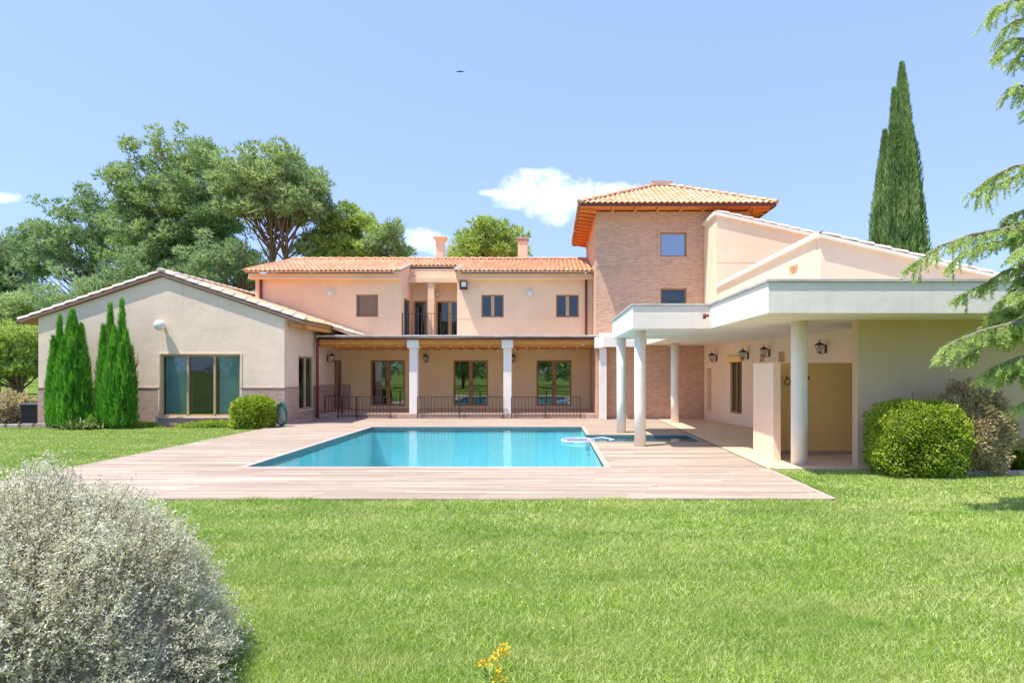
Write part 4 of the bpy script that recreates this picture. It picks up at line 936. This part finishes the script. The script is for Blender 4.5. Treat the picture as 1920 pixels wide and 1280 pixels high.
# ---- clipped and loose shrubs
def shrub(name, label, cat, c, r, n, mat, leaf, wid, boxy=2.0, core='dark', lumpy=.08, up=.35, seed=0, spikes=0, group=None, corek=.86):
    c = np.array(c, float); r = np.array(r, float); t = thing(name, label, cat, (c[0], c[1], c[2] - r[2]), group=group)
    d = rdir(n); nn = (np.abs(d) ** boxy).sum(1) ** (1 / boxy); s = d / nn[:, None]
    ph = RNG.uniform(0, 6, 6); l = 1 + lumpy * (np.sin(s[:, 0] * 5 + ph[0]) * np.cos(s[:, 2] * 6 + ph[1]) + np.sin(s[:, 1] * 9 + s[:, 0] * 7 + ph[2]) * .6 + np.sin(s[:, 2] * 13 + s[:, 0] * 11 + ph[3]) * .4)
    k = RNG.uniform(.84, 1.03, n) * l
    P = c + s * r * k[:, None]; keep = P[:, 2] > c[2] - r[2]; P = P[keep]; dd = d[keep]
    V = leafq(P, dd + np.array([0, 0, up]) + RNG.normal(size=P.shape) * .55, RNG.uniform(.6, 1.3, len(P)) * leaf, RNG.uniform(.7, 1.2, len(P)) * wid)
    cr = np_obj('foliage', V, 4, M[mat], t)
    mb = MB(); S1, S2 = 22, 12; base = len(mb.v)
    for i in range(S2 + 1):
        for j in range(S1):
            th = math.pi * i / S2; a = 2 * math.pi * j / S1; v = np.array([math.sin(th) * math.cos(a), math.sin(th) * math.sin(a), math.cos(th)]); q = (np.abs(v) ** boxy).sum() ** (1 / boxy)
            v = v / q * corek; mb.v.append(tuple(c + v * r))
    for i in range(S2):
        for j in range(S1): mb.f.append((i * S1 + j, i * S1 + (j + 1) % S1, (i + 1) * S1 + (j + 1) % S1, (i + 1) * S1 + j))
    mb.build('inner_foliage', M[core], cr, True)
    if spikes:
        sb = MB(); lv = []
        for q in range(spikes):
            a = random.uniform(0, 6.28); e = random.uniform(.15, 1.3); v = Vector((math.cos(a) * math.cos(e), math.sin(a) * math.cos(e), math.sin(e)))
            p0 = Vector(c) + Vector((v.x * r[0], v.y * r[1], v.z * r[2])) * .8; ln = random.uniform(.25, .5) * min(r); p1 = p0 + v * ln * .6 + Vector((0, 0, ln * .15)); p2 = p0 + v * ln + Vector((0, 0, ln * .4))
            sb.tube([p0, p1, p2], [.008, .006, .003], 4, False); m_ = 14
            tt = RNG.uniform(.2, 1, m_)[:, None]; P = np.array(p0) * (1 - tt) + np.array(p2) * tt
            lv.append(leafq(P, np.array(v) + RNG.normal(size=P.shape) * .6, RNG.uniform(.6, 1.2, m_) * leaf, np.full(m_, wid)))
        sb.build('twigs', M['twig'], t); np_obj('shoots', np.concatenate(lv), 4, M[mat], t)
    return t
Yb = 10.5
shrub('clipped_bush', 'large clipped yellow green bush against the blank wall under the canopy', 'bush', (XP(1719, Yb), Yb, .55), (.75, .46, .66), 38000, 'box', .045, .028, 3.8, lumpy=.045, spikes=30)
shrub('flowering_shrub', 'loose mauve brown shrub with a few pink flowers, right of the clipped bush', 'shrub', (XP(1822, 10.65), 10.65, .70), (.64, .42, .78), 17000, 'shr', .06, .028, 2.2, 'darks', .13, spikes=90, corek=.75)
t = thing('pink_flower', 'cluster of pink flowers on top of the mauve shrub', 'flowers', (XP(1808, 10.5), 10.5, ZP(727, 10.5)), group='pink flowers'); c = np.array([XP(1808, 10.5), 10.5, ZP(727, 10.5)])
P, d = ellip(c, (.07, .06, .05), 90, .2); np_obj('petals', leafq(P, d, np.full(90, .035), np.full(90, .03)), 4, M['pink'], t)
shrub('leafy_plant', 'small bright green plant at the right edge of the bed', 'plant', (XP(1925, 10.8), 10.8, .2), (.22, .2, .24), 1500, 'box', .10, .04, 2, lumpy=.2)
shrub('clipped_bush', 'low clipped yellow green bush beside the coiled green hose', 'bush', (XP(475, 19.0), 19.05, .42), (.60, .40, .50), 17000, 'box', .075, .045, 3.6, lumpy=.04, spikes=14)
shrub('garden_shrub', 'untidy brownish shrub at the left edge beyond the side lawn', 'shrub', (XP(12, 21), 21, .40), (.95, .6, .55), 7000, 'shr', .10, .05, 2.2, 'darks', .12, spikes=20)
shrub('garden_shrub', 'low dark shrub between the two spiky conifers', 'shrub', (XP(172, 19.0), 19.1, .2), (.42, .3, .32), 3500, 'cyp', .09, .04, 2, lumpy=.15)
shrub('ground_cover', 'low yellowish creeping plant below the wide window', 'ground cover', (XP(395, 19.35), 19.35, -.02), (1.0, .26, .17), 5500, 'box', .06, .03, 2, lumpy=.2)
shrub('garden_shrub', 'small low green shrub at the foot of the second conifer', 'shrub', (XP(262, 19.3), 19.3, .0), (.55, .25, .13), 3000, 'box', .06, .03, 2, lumpy=.2)
# strap leaved plant
t = thing('strap_leaf_plant', 'variegated strap leaved plant between the two conifers', 'plant', (XP(156, 18.75), 18.75, -.02)); c = np.array([XP(156, 18.75), 18.75, 0.0]); V = []
for q in range(240):
    a = random.uniform(0, 6.28); e = random.uniform(.5, 1.35); L_ = random.uniform(.3, .62); pp = c + RNG.normal(size=3) * np.array([.24, .12, 0]); prev = pp; w_ = .022
    dv = np.array([math.cos(a) * math.cos(e), math.sin(a) * math.cos(e), math.sin(e)]); sd_ = unit(np.cross(dv, [0, 0, 1.])) * w_
    for k in range(4):
        nx = prev + dv * L_ / 4; dv = unit(dv + np.array([0, 0, -.34])); w0 = 1 - (k / 4) ** 2; w1_ = 1 - ((k + 1) / 4) ** 2; V.append(np.array([prev - sd_ * w0, prev + sd_ * w0, nx + sd_ * w1_, nx - sd_ * w1_])); prev = nx
np_obj('leaves', np.concatenate(V), 4, M['agave'], t)

# ---- silver bush in the foreground
bc = np.array([-2.98, 3.45, .08]); br = np.array([1.08, .90, 1.04]); t = thing('silver_bush', 'big rounded silvery grey leaved bush in the near left corner', 'bush', (bc[0], bc[1], -.03))
nst = 13000; a = RNG.uniform(0, 2 * np.pi, nst); zz_ = RNG.uniform(-.05, 1, nst); rd = np.sqrt(1 - np.clip(zz_, 0, 1) ** 2); d = np.stack([np.cos(a) * rd, np.sin(a) * rd, zz_], 1)
l = 1 + .07 * np.sin(d[:, 0] * 7 + 1) * np.cos(d[:, 2] * 6) + .05 * np.sin(d[:, 1] * 11 + d[:, 0] * 9) + RNG.normal(size=nst) * .035
tip = bc + d * br * l[:, None]; dirv = unit(d + np.array([0, 0, .35]) + RNG.normal(size=(nst, 3)) * .38); ln = RNG.uniform(.10, .24, nst); tip = tip + dirv * .02 - d * (RNG.uniform(0, 1, nst) ** 2.2 * .17)[:, None]; st = tip - dirv * ln[:, None]
V = []; 
for k in range(17):
    f = RNG.uniform(0, 1, nst)[:, None]; P = st * (1 - f) + tip * f; V.append(leafq(P, dirv * .45 + rdir(nst) * .95, RNG.uniform(.013, .026, nst), RNG.uniform(.005, .009, nst)))
fo = np_obj('foliage', np.concatenate(V), 4, M['silver'], t)
np_obj('stems', blades(st, tip - st, ln, np.full(nst, .004)), 3, M['twig'], t)
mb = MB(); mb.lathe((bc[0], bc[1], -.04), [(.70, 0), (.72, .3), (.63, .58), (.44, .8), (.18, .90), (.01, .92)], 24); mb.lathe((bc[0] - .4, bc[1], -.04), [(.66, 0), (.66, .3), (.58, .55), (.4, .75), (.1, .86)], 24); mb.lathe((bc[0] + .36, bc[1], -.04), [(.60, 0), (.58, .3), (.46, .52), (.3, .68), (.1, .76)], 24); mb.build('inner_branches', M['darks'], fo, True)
V = []; sb = MB()
for q in range(26):     # long loose shoots
    a = random.uniform(-1.2, 2.6); e = random.uniform(.1, 1.25); v = np.array([math.cos(a) * math.cos(e), math.sin(a) * math.cos(e) * .8, math.sin(e)]); p0 = bc + v * br * .95; L_ = random.uniform(.08, .18)
    e2 = unit(v + np.array([random.uniform(-.3, .4), 0, random.uniform(.0, .5)])); p1 = p0 + e2 * L_; sb.tube([tuple(p0), tuple(p1)], [.003, .0015], 4, False)
    f = RNG.uniform(0, 1, 22)[:, None]; P = p0 * (1 - f) + p1 * f; V.append(leafq(P, e2 * .6 + rdir(22) * .8, RNG.uniform(.014, .026, 22), np.full(22, .008)))
np_obj('shoots', np.concatenate(V), 4, M['silver'], t); sb.build('shoot_stems', M['twig'], t)

# ---- yellow flowers at the bottom edge
fy = 3.25; X, = (XP(925, fy),); t = thing('yellow_flower', 'yellow flower spike growing in the near lawn at the bottom edge', 'flowers', (X, fy, -.03))
mb = MB(); mb.tube([(X, fy, -.03), (X, fy, .15), (XP(945, fy), fy, ZP(1212, fy))], [.005, .004, .002], 5); mb.tube([(X, fy, .1), (XP(905, fy), fy, ZP(1245, fy))], [.003, .002], 5); mb.build('stem', M['blade'], t)
V = []
for px, py, r in ((945, 1212, .018), (938, 1222, .018), (930, 1230, .018), (922, 1238, .016), (913, 1240, .014), (903, 1243, .010), (950, 1218, .012), (935, 1253, .012), (940, 1265, .014), (930, 1272, .014), (945, 1275, .014), (935, 1285, .02)):
    P, d = ellip((XP(px, fy), fy, ZP(py, fy)), (r, r, r), 26, .2); V.append(leafq(P, d, np.full(26, .016), np.full(26, .012)))
np_obj('petals', np.concatenate(V), 4, M['yellow'], t)
V = []
P, d = ellip((XP(925, fy), fy, ZP(1275, fy)), (.07, .05, .05), 260, .1); np_obj('leaves', leafq(P, d + np.array([0, 0, .6]), np.full(260, .03), np.full(260, .009)), 4, M['blade'], t)

# ---- cedar at the right edge
cy = 7.6; t = thing('cedar_tree', 'cedar with drooping light green branches at the right edge', 'cedar', (XP(2035, cy), cy, -.03)); mb = MB(); V = []; cx0 = XP(2035, cy)
mb.tube([(cx0, cy, -.03), (cx0 + .05, cy, 2), (cx0 - .05, cy, 4.5), (cx0, cy, 7.5)], [.17, .14, .10, .04], 10)
def branch(y0, pts, dens=1.0, yo=0.0, r=.02, droop=.30):
    P = [Vector((cx0, cy, ZP(y0, cy)))] + [Vector((XP(a, cy + yo), cy + yo, ZP(b, cy + yo))) for a, b in pts]
    mb.tube(P, [r * .75 * (1.6 - 1.3 * k / (len(P) - 1)) for k in range(len(P))], 6)
    for i in range(len(P) - 1):
        a, b = P[i], P[i + 1]; L_ = (b - a).length; m_ = max(1, int(L_ * 46 * dens))
        if a.x > XP(1990, cy) and b.x > XP(1990, cy): continue
        for k in range(m_):
            q = a.lerp(b, random.random()); dr = (b - a).normalized(); an = random.uniform(0, 6.28)
            tw = (dr * .7 + Vector((math.cos(an) * .5, math.sin(an) * .8, random.uniform(-1.0, -.05)))).normalized(); tl = random.uniform(.10, droop)
            e1 = q + tw * tl * .5; e2 = e1 + (tw + Vector((0, 0, -.5))).normalized() * tl * .5; mb.tube([q, e1, e2], [.004, .003, .0015], 3, False)
            nn = int(tl * 330); f = RNG.uniform(0, 1, nn)[:, None]; qa, qb = np.array(q), np.array(e2); pp = qa * (1 - f) + qb * f + RNG.normal(size=(nn, 3)) * .008
            V.append(blades(pp, np.array(tw) * .8 + rdir(nn) * .8, RNG.uniform(.025, .055, nn), np.full(nn, .010)))
branch(40, [(1960, 5), (1900, 0), (1870, 12), (1852, 34)], 1.2); branch(20, [(1960, 30), (1905, 38), (1880, 55)], .8, .2)
branch(110, [(1960, 75), (1900, 72), (1875, 88), (1864, 110)], 1.3); branch(120, [(1960, 110), (1910, 105), (1892, 122)], .8, .2)
branch(190, [(1960, 165), (1905, 160), (1888, 168)], 1.3); branch(230, [(1970, 205), (1925, 205), (1912, 212)], .9, -.1)
branch(360, [(1960, 305), (1900, 312), (1855, 335), (1820, 362)], 1.2, -.1, .022); branch(380, [(1960, 330), (1905, 330), (1860, 352), (1848, 372)], .9, .25)
branch(460, [(1960, 420), (1890, 428), (1820, 440), (1760, 462), (1712, 496)], 1.1, -.1, .025); branch(470, [(1970, 430), (1900, 450), (1850, 455), (1800, 475), (1780, 500)], 1.0, .25, .02); branch(440, [(1960, 400), (1920, 395), (1890, 405), (1878, 425)], 1.3, .3)
branch(520, [(1960, 490), (1910, 500), (1880, 510), (1850, 530), (1800, 555)], 1.1, .1); branch(560, [(1970, 530), (1920, 530), (1880, 560), (1850, 600)], 1.2, .3)
branch(650, [(1960, 600), (1900, 605), (1840, 620), (1790, 640), (1762, 662)], 1.9, -.1, .025); branch(650, [(1960, 610), (1910, 625), (1850, 640), (1795, 680)], 1.7, .2, .02, .22); branch(640, [(1960, 600), (1905, 598), (1850, 610), (1815, 625)], 1.5, .4)
branch(720, [(1970, 660), (1910, 670), (1870, 685), (1842, 702)], 1.9, 0, .02); branch(730, [(1970, 680), (1920, 690), (1880, 700), (1868, 720)], 1.6, .3, .02)
branch(780, [(1970, 750), (1925, 750), (1908, 762)], 1.2, .1); branch(600, [(1970, 570), (1925, 575), (1900, 580), (1885, 590)], 1.6, .3)
for yq in range(400, 620, 26): branch(yq + 30, [(1970, yq), (1935, yq + 4), (1900 + random.uniform(-12, 8), yq + 22)], 2.0, random.uniform(-.3, .3), .014, .24)
mb.build('trunk', M['barkg'], t, True); np_obj('foliage', np.concatenate(V), 3, M['cedar'], t)

# ---- lawn grass
def grass_pts():
    out = []
    def field(x0f, x1f, y0, y1, n, pw=1.0):
        y = y0 + (y1 - y0) * RNG.uniform(0, 1, n) ** pw; lo = x0f(y); hi = x1f(y); keep = hi > lo; x = lo + (hi - lo) * RNG.uniform(0, 1, n); return np.stack([x, y], 1)[keep]
    L_ = lambda y: -.92 * y; R_ = lambda y: .80 * y
    out.append(field(L_, R_, 2.9, 5.2, 170000)); out.append(field(L_, R_, 5.2, 8.42, 190000, .9))
    out.append(field(lambda y: 3.94 + 0 * y, R_, 8.40, 11.0, 38000)); out.append(field(lambda y: -.93 * y, lambda y: -8.64 + 0 * y, 8.4, 19.4, 60000, .9))
    return np.concatenate(out)
g = grass_pts(); inb = ((g[:, 0] - bc[0]) / 1.1) ** 2 + ((g[:, 1] - bc[1]) / .85) ** 2 < 1; g = g[~inb]; inb = (g[:, 0] > 5.7) & (g[:, 1] > 10.58); g = g[~inb]
n_ = len(g); P = np.stack([g[:, 0], g[:, 1], np.full(n_, -.04)], 1); k = np.clip(g[:, 1] / 6, .75, 1.6)
tall = np.where(np.abs(g[:, 1] - 8.36) < .08, 1.25, 1.0)
D = np.stack([RNG.normal(0, .85, n_), RNG.normal(0, .85, n_), np.ones(n_)], 1)
o = np_obj('grass', blades(P, D, RNG.uniform(.022, .066, n_) * tall, .0066 * k ** 1.3), 3, M['blade']); tag(o, 'short mown bright green grass of the lawn around the terrace', 'grass', kind='stuff')
ne = 7000; xe = RNG.uniform(-8, 3.9, ne); Pe = np.stack([xe, 8.375 + RNG.uniform(-.05, .012, ne), np.full(ne, -.04)], 1); amp = .7 + .5 * np.sin(xe * 2.1) * np.sin(xe * .7 + 1) + .35 * np.sin(xe * 9)
De = np.stack([RNG.normal(0, .5, ne), RNG.normal(.35, .4, ne), np.ones(ne)], 1); o = np_obj('edge_grass', blades(Pe, De, RNG.uniform(.05, .10, ne) * np.clip(amp, .35, 1.4), np.full(ne, .007)), 3, M['blade']); tag(o, 'longer tufts of grass leaning over the front edge of the deck', 'grass', kind='stuff')
ne = 3500; ye = RNG.uniform(8.4, 11.0, ne); Pe = np.stack([3.955 + RNG.uniform(-.01, .05, ne), ye, np.full(ne, -.04)], 1)
De = np.stack([RNG.normal(-.35, .4, ne), RNG.normal(0, .5, ne), np.ones(ne)], 1); o = np_obj('edge_grass', blades(Pe, De, RNG.uniform(.04, .09, ne) * (.8 + .4 * np.sin(ye * 7)), np.full(ne, .007)), 3, M['blade']); tag(o, 'longer grass tufts along the right side edge of the deck', 'grass', kind='stuff')
# small clover and dandelion specks
V = []; m_ = 900; x = RNG.uniform(-2.6, .3, m_); y = RNG.uniform(3.4, 6.6, m_); P = np.stack([x, y, RNG.uniform(.0, .02, m_)], 1); sel = (np.sin(x * 3 + y * 2) > .2); P = P[sel]
o = np_obj('clover', leafq(P, rdir(len(P)) + np.array([0, 0, .4]), np.full(len(P), .018), np.full(len(P), .016)), 4, M['box']); tag(o, 'scattered clover leaves in the near lawn', 'clover', kind='stuff')

# ============================================================ LOOSE THINGS
# coiled hose
hx, hy = XP(529, 19.35), 19.35; t = thing('hose_stand', 'pale post holding the coiled green hose beside the clipped bush', 'hose stand', (hx, hy, 0)); mb = MB(); mb.box(hx - .04, hx + .04, hy - .03, hy + .03, 0, .72); mb.build('post', M['capstone'], t, bevel=.008)
mb = MB(); mb.tube([(hx, hy - .14, .66), (hx, hy + .12, .66)], .05, 10); mb.build('hanger', M['iron'], t)
t = thing('garden_hose', 'coiled green garden hose hanging beside the low clipped bush', 'hose', (hx, hy, 0)); mb = MB()
for q in range(9):
    ox, ow, oy = random.uniform(-.03, .03), random.uniform(.13, .20), -.1 + q * .022; zt, zb = .74 + random.uniform(-.02, .04), random.uniform(.0, .08) + .02
    mb.tube([(hx + ox + math.sin(a) * ow * (1 if True else 1) * (.75 + .25 * math.cos(a + 3.14)), hy + oy, (zt + zb) / 2 + math.cos(a) * (zt - zb) / 2) for a in [2 * math.pi * k / 28 for k in range(29)]], .014, 6, False)
mb.build('coil', M['hose'], t, True)
# bin
bx, by = XP(68, 20.6), 20.6; t = thing('storage_bin', 'black plastic bin at the left corner of the gabled wing', 'bin', (bx, by, 0)); mb = MB(); mb.hexa([(bx - .26, by - .26, -.02), (bx + .26, by - .26, -.02), (bx + .26, by + .26, -.02), (bx - .26, by + .26, -.02), (bx - .31, by - .3, .62), (bx + .31, by - .3, .62), (bx + .31, by + .3, .62), (bx - .31, by + .3, .62)]); mb.build('body', M['black'], t, bevel=.02)
mb = MB(); mb.hexa([(bx - .34, by - .33, .625), (bx + .34, by - .33, .625), (bx + .34, by + .33, .625), (bx - .34, by + .33, .625), (bx - .28, by - .27, .69), (bx + .28, by - .27, .69), (bx + .28, by + .27, .69), (bx - .28, by + .27, .69)]); mb.build('lid', M['black'], t, bevel=.015)
# pool vacuum hose floating by the spa edge
px_, py_ = XP(1088, 15.6), 15.7; t = thing('pool_hose', 'white and lilac floating pool hose coiled at the right pool edge', 'pool hose', (px_, py_, -.05)); 
for nm, mt, r, cnt, rr in (('hose', 'whitep', .020, 4, .36), ('stripe', 'lilac', .016, 3, .31)):
    mb = MB()
    for q in range(cnt):
        a0 = random.uniform(0, 6); ox, oy = random.uniform(-.07, .07), random.uniform(-.12, .12); mb.tube([(px_ - .05 + ox + math.cos(a) * rr * random.uniform(.97, 1.03), py_ + oy + math.sin(a) * rr * 1.3, -.04 + q * .010 + .006 * math.sin(3 * a)) for a in [2 * math.pi * k / 36 for k in range(37)]], r, 6, False)
    if nm == 'hose': mb.tube([(px_ + .3, py_ + .1, .0), (px_ + .6, py_ + .15, .03), (px_ + .85, py_ - .4, .03), (px_ + .7, py_ - .5, .03)], r, 6)
    mb.build(nm, M[mt], t, True)
# edging stones
def kerb(x0, x1, y, label, n, name='kerb_stone', h=.10, dy=0):
    for k in range(n):
        a = x0 + (x1 - x0) * k / n; b = x0 + (x1 - x0) * (k + 1) / n - .015; yy_ = y + dy * k / n; j = random.uniform(-.012, .012); mb = MB(); mb.box(a, b, yy_ + j, yy_ + .1 + j, -.05, h + j * .6)
        o = mb.build(name, M['stone'], bevel=.012); tag(o, label, 'kerb stone', 'edging stones of the ' + ('right bed' if x0 > 0 else 'left bed'))
kerb(5.75, 9.2, 10.42, 'grey edging stone in the row in front of the shrub bed at the right', 14, h=.05)
kerb(-20.5, -16.0, 18.6, 'grey edging stone at the far left side of the lawn', 12, h=.07, dy=1.0)
# bird
t = thing('flying_bird', 'small dark bird gliding high in the blue sky', 'bird', (XP(863, 60), 60, ZP(135, 60))); B_ = Vector(t.location); mb = MB()
mb.tube([B_ + Vector((0, -.22, 0)), B_ + Vector((0, -.12, .02)), B_ + Vector((0, .05, .02)), B_ + Vector((0, .2, 0))], [.02, .055, .05, .01], 8)
for s_ in (-1, 1): mb.hexa([B_ + Vector((s_ * .05, -.09, .02)), B_ + Vector((s_ * .42, -.02, .0)), B_ + Vector((s_ * .42, .06, .0)), B_ + Vector((s_ * .05, .10, .02)), B_ + Vector((s_ * .05, -.09, .06)), B_ + Vector((s_ * .42, -.02, .02)), B_ + Vector((s_ * .42, .06, .02)), B_ + Vector((s_ * .05, .10, .06))])
mb.build('body', M['black'], t)
SKYTINT=(.65,.70,.85); SKYPALE=.45; EXPO=.85
# ============================================================ LIGHT, SKY, CAMERA
sd = Vector((1.0, .53, -2.67)).normalized()          # direction the sunlight travels
L = bpy.data.lights.new('sun', 'SUN'); L.energy = 3.85; L.angle = math.radians(.5); L.color = (1, .955, .88)
lo = bpy.data.objects.new('sun', L); COL.objects.link(lo); lo.rotation_euler = sd.to_track_quat('-Z', 'Y').to_euler()
w = bpy.data.worlds.new('World'); sc.world = w; w.use_nodes = True; nt = w.node_tree; nt.nodes.clear(); n = N(nt)
sky = nt.nodes.new('ShaderNodeTexSky'); sky.sky_type = 'NISHITA'; sky.sun_disc = False
to = -sd; sky.sun_elevation = math.asin(to.z); sky.sun_rotation = math.atan2(to.x, to.y)
sky.air_density = 1.0; sky.dust_density = 1.2; sky.ozone_density = 1.0; sky.altitude = 200
tc = nt.nodes.new('ShaderNodeTexCoord'); sp = nt.nodes.new('ShaderNodeSeparateXYZ'); n.link(tc.outputs['Generated'], sp.inputs[0])
yy = n.math('MAXIMUM', sp.outputs[1], .05); u = n.math('DIVIDE', sp.outputs[0], yy); v = n.math('DIVIDE', sp.outputs[2], yy)
front = n.math('GREATER_THAN', sp.outputs[1], .1)
cv = nt.nodes.new('ShaderNodeCombineXYZ'); n.link(u, cv.inputs[0]); n.link(v, cv.inputs[1])
big = n.noise(n.vscale(cv.outputs[0], 1, 1.6, 1), 9, 10, .68); warp = n.noise(cv.outputs[0], 4, 4, .6)
def cloud(px, py, rx, ry, th, rot=0):
    du = n.math('SUBTRACT', u, (px - 1030) / F); dv = n.math('SUBTRACT', v, (695 - py) / F); c, s_ = math.cos(rot), math.sin(rot)
    a = n.math('ADD', n.math('MULTIPLY', du, c), n.math('MULTIPLY', dv, s_)); b = n.math('SUBTRACT', n.math('MULTIPLY', dv, c), n.math('MULTIPLY', du, s_))
    a = n.math('DIVIDE', a, rx / F); b = n.math('DIVIDE', b, ry / F)
    r = n.math('SQRT', n.math('ADD', n.math('MULTIPLY', a, a), n.math('MULTIPLY', b, b)))
    body = n.math('SUBTRACT', 1.0, r); e = n.math('ADD', body, n.math('MULTIPLY', n.math('SUBTRACT', big, .5), 2.6))
    return n.mapr(e, th, th + 1.15, 0, 1)
m1 = cloud(1040, 365, 150, 46, .05, math.radians(-8)); m2 = cloud(1165, 372, 120, 30, .05); m3 = cloud(790, 455, 60, 34, .2); m4 = cloud(12, 372, 40, 14, .15); m5 = cloud(1045, 408, 50, 28, .3)
m6 = cloud(920, 362, 46, 12, .2)
ms = m1
for k in (m2, n.math('MULTIPLY', m3, .7), n.math('MULTIPLY', m4, .7), n.math('MULTIPLY', m5, .7), m6): ms = n.math('MAXIMUM', ms, k)
ms = n.math('MULTIPLY', n.math('MULTIPLY', ms, front), .93, clamp=True)
skyc = n.mix(1.0, sky.outputs[0], (SKYTINT), 'MULTIPLY')
skyc = n.mix(SKYPALE, skyc, (2.7, 3.7, 7.4))
col = n.mix(ms, skyc, n.mix(n.mapr(big, .4, .7, 0, 1), (8.3, 9.2, 11.0), (11.5, 11.8, 12.2)))
bg = nt.nodes.new('ShaderNodeBackground'); bg.inputs[1].default_value = .14; n.link(col, bg.inputs[0])
ow = nt.nodes.new('ShaderNodeOutputWorld'); n.link(bg.outputs[0], ow.inputs[0])
cam = bpy.data.cameras.new('camera'); co = bpy.data.objects.new('camera', cam); COL.objects.link(co)
co.location = (0, 0, H); co.rotation_euler = (math.radians(90), 0, 0); cam.lens = 36 * F / 1920; cam.sensor_width = 36
cam.shift_x = -70 / 1920; cam.shift_y = 55 / 1920; cam.clip_end = 5000; cam.clip_start = .05; sc.camera = co
sc.view_settings.view_transform = 'Standard'; sc.view_settings.look = 'None'; sc.view_settings.gamma = 1
sc.view_settings.exposure = EXPO
sc.cycles.transparent_max_bounces = 16; sc.cycles.max_bounces = 8; sc.cycles.diffuse_bounces = 4
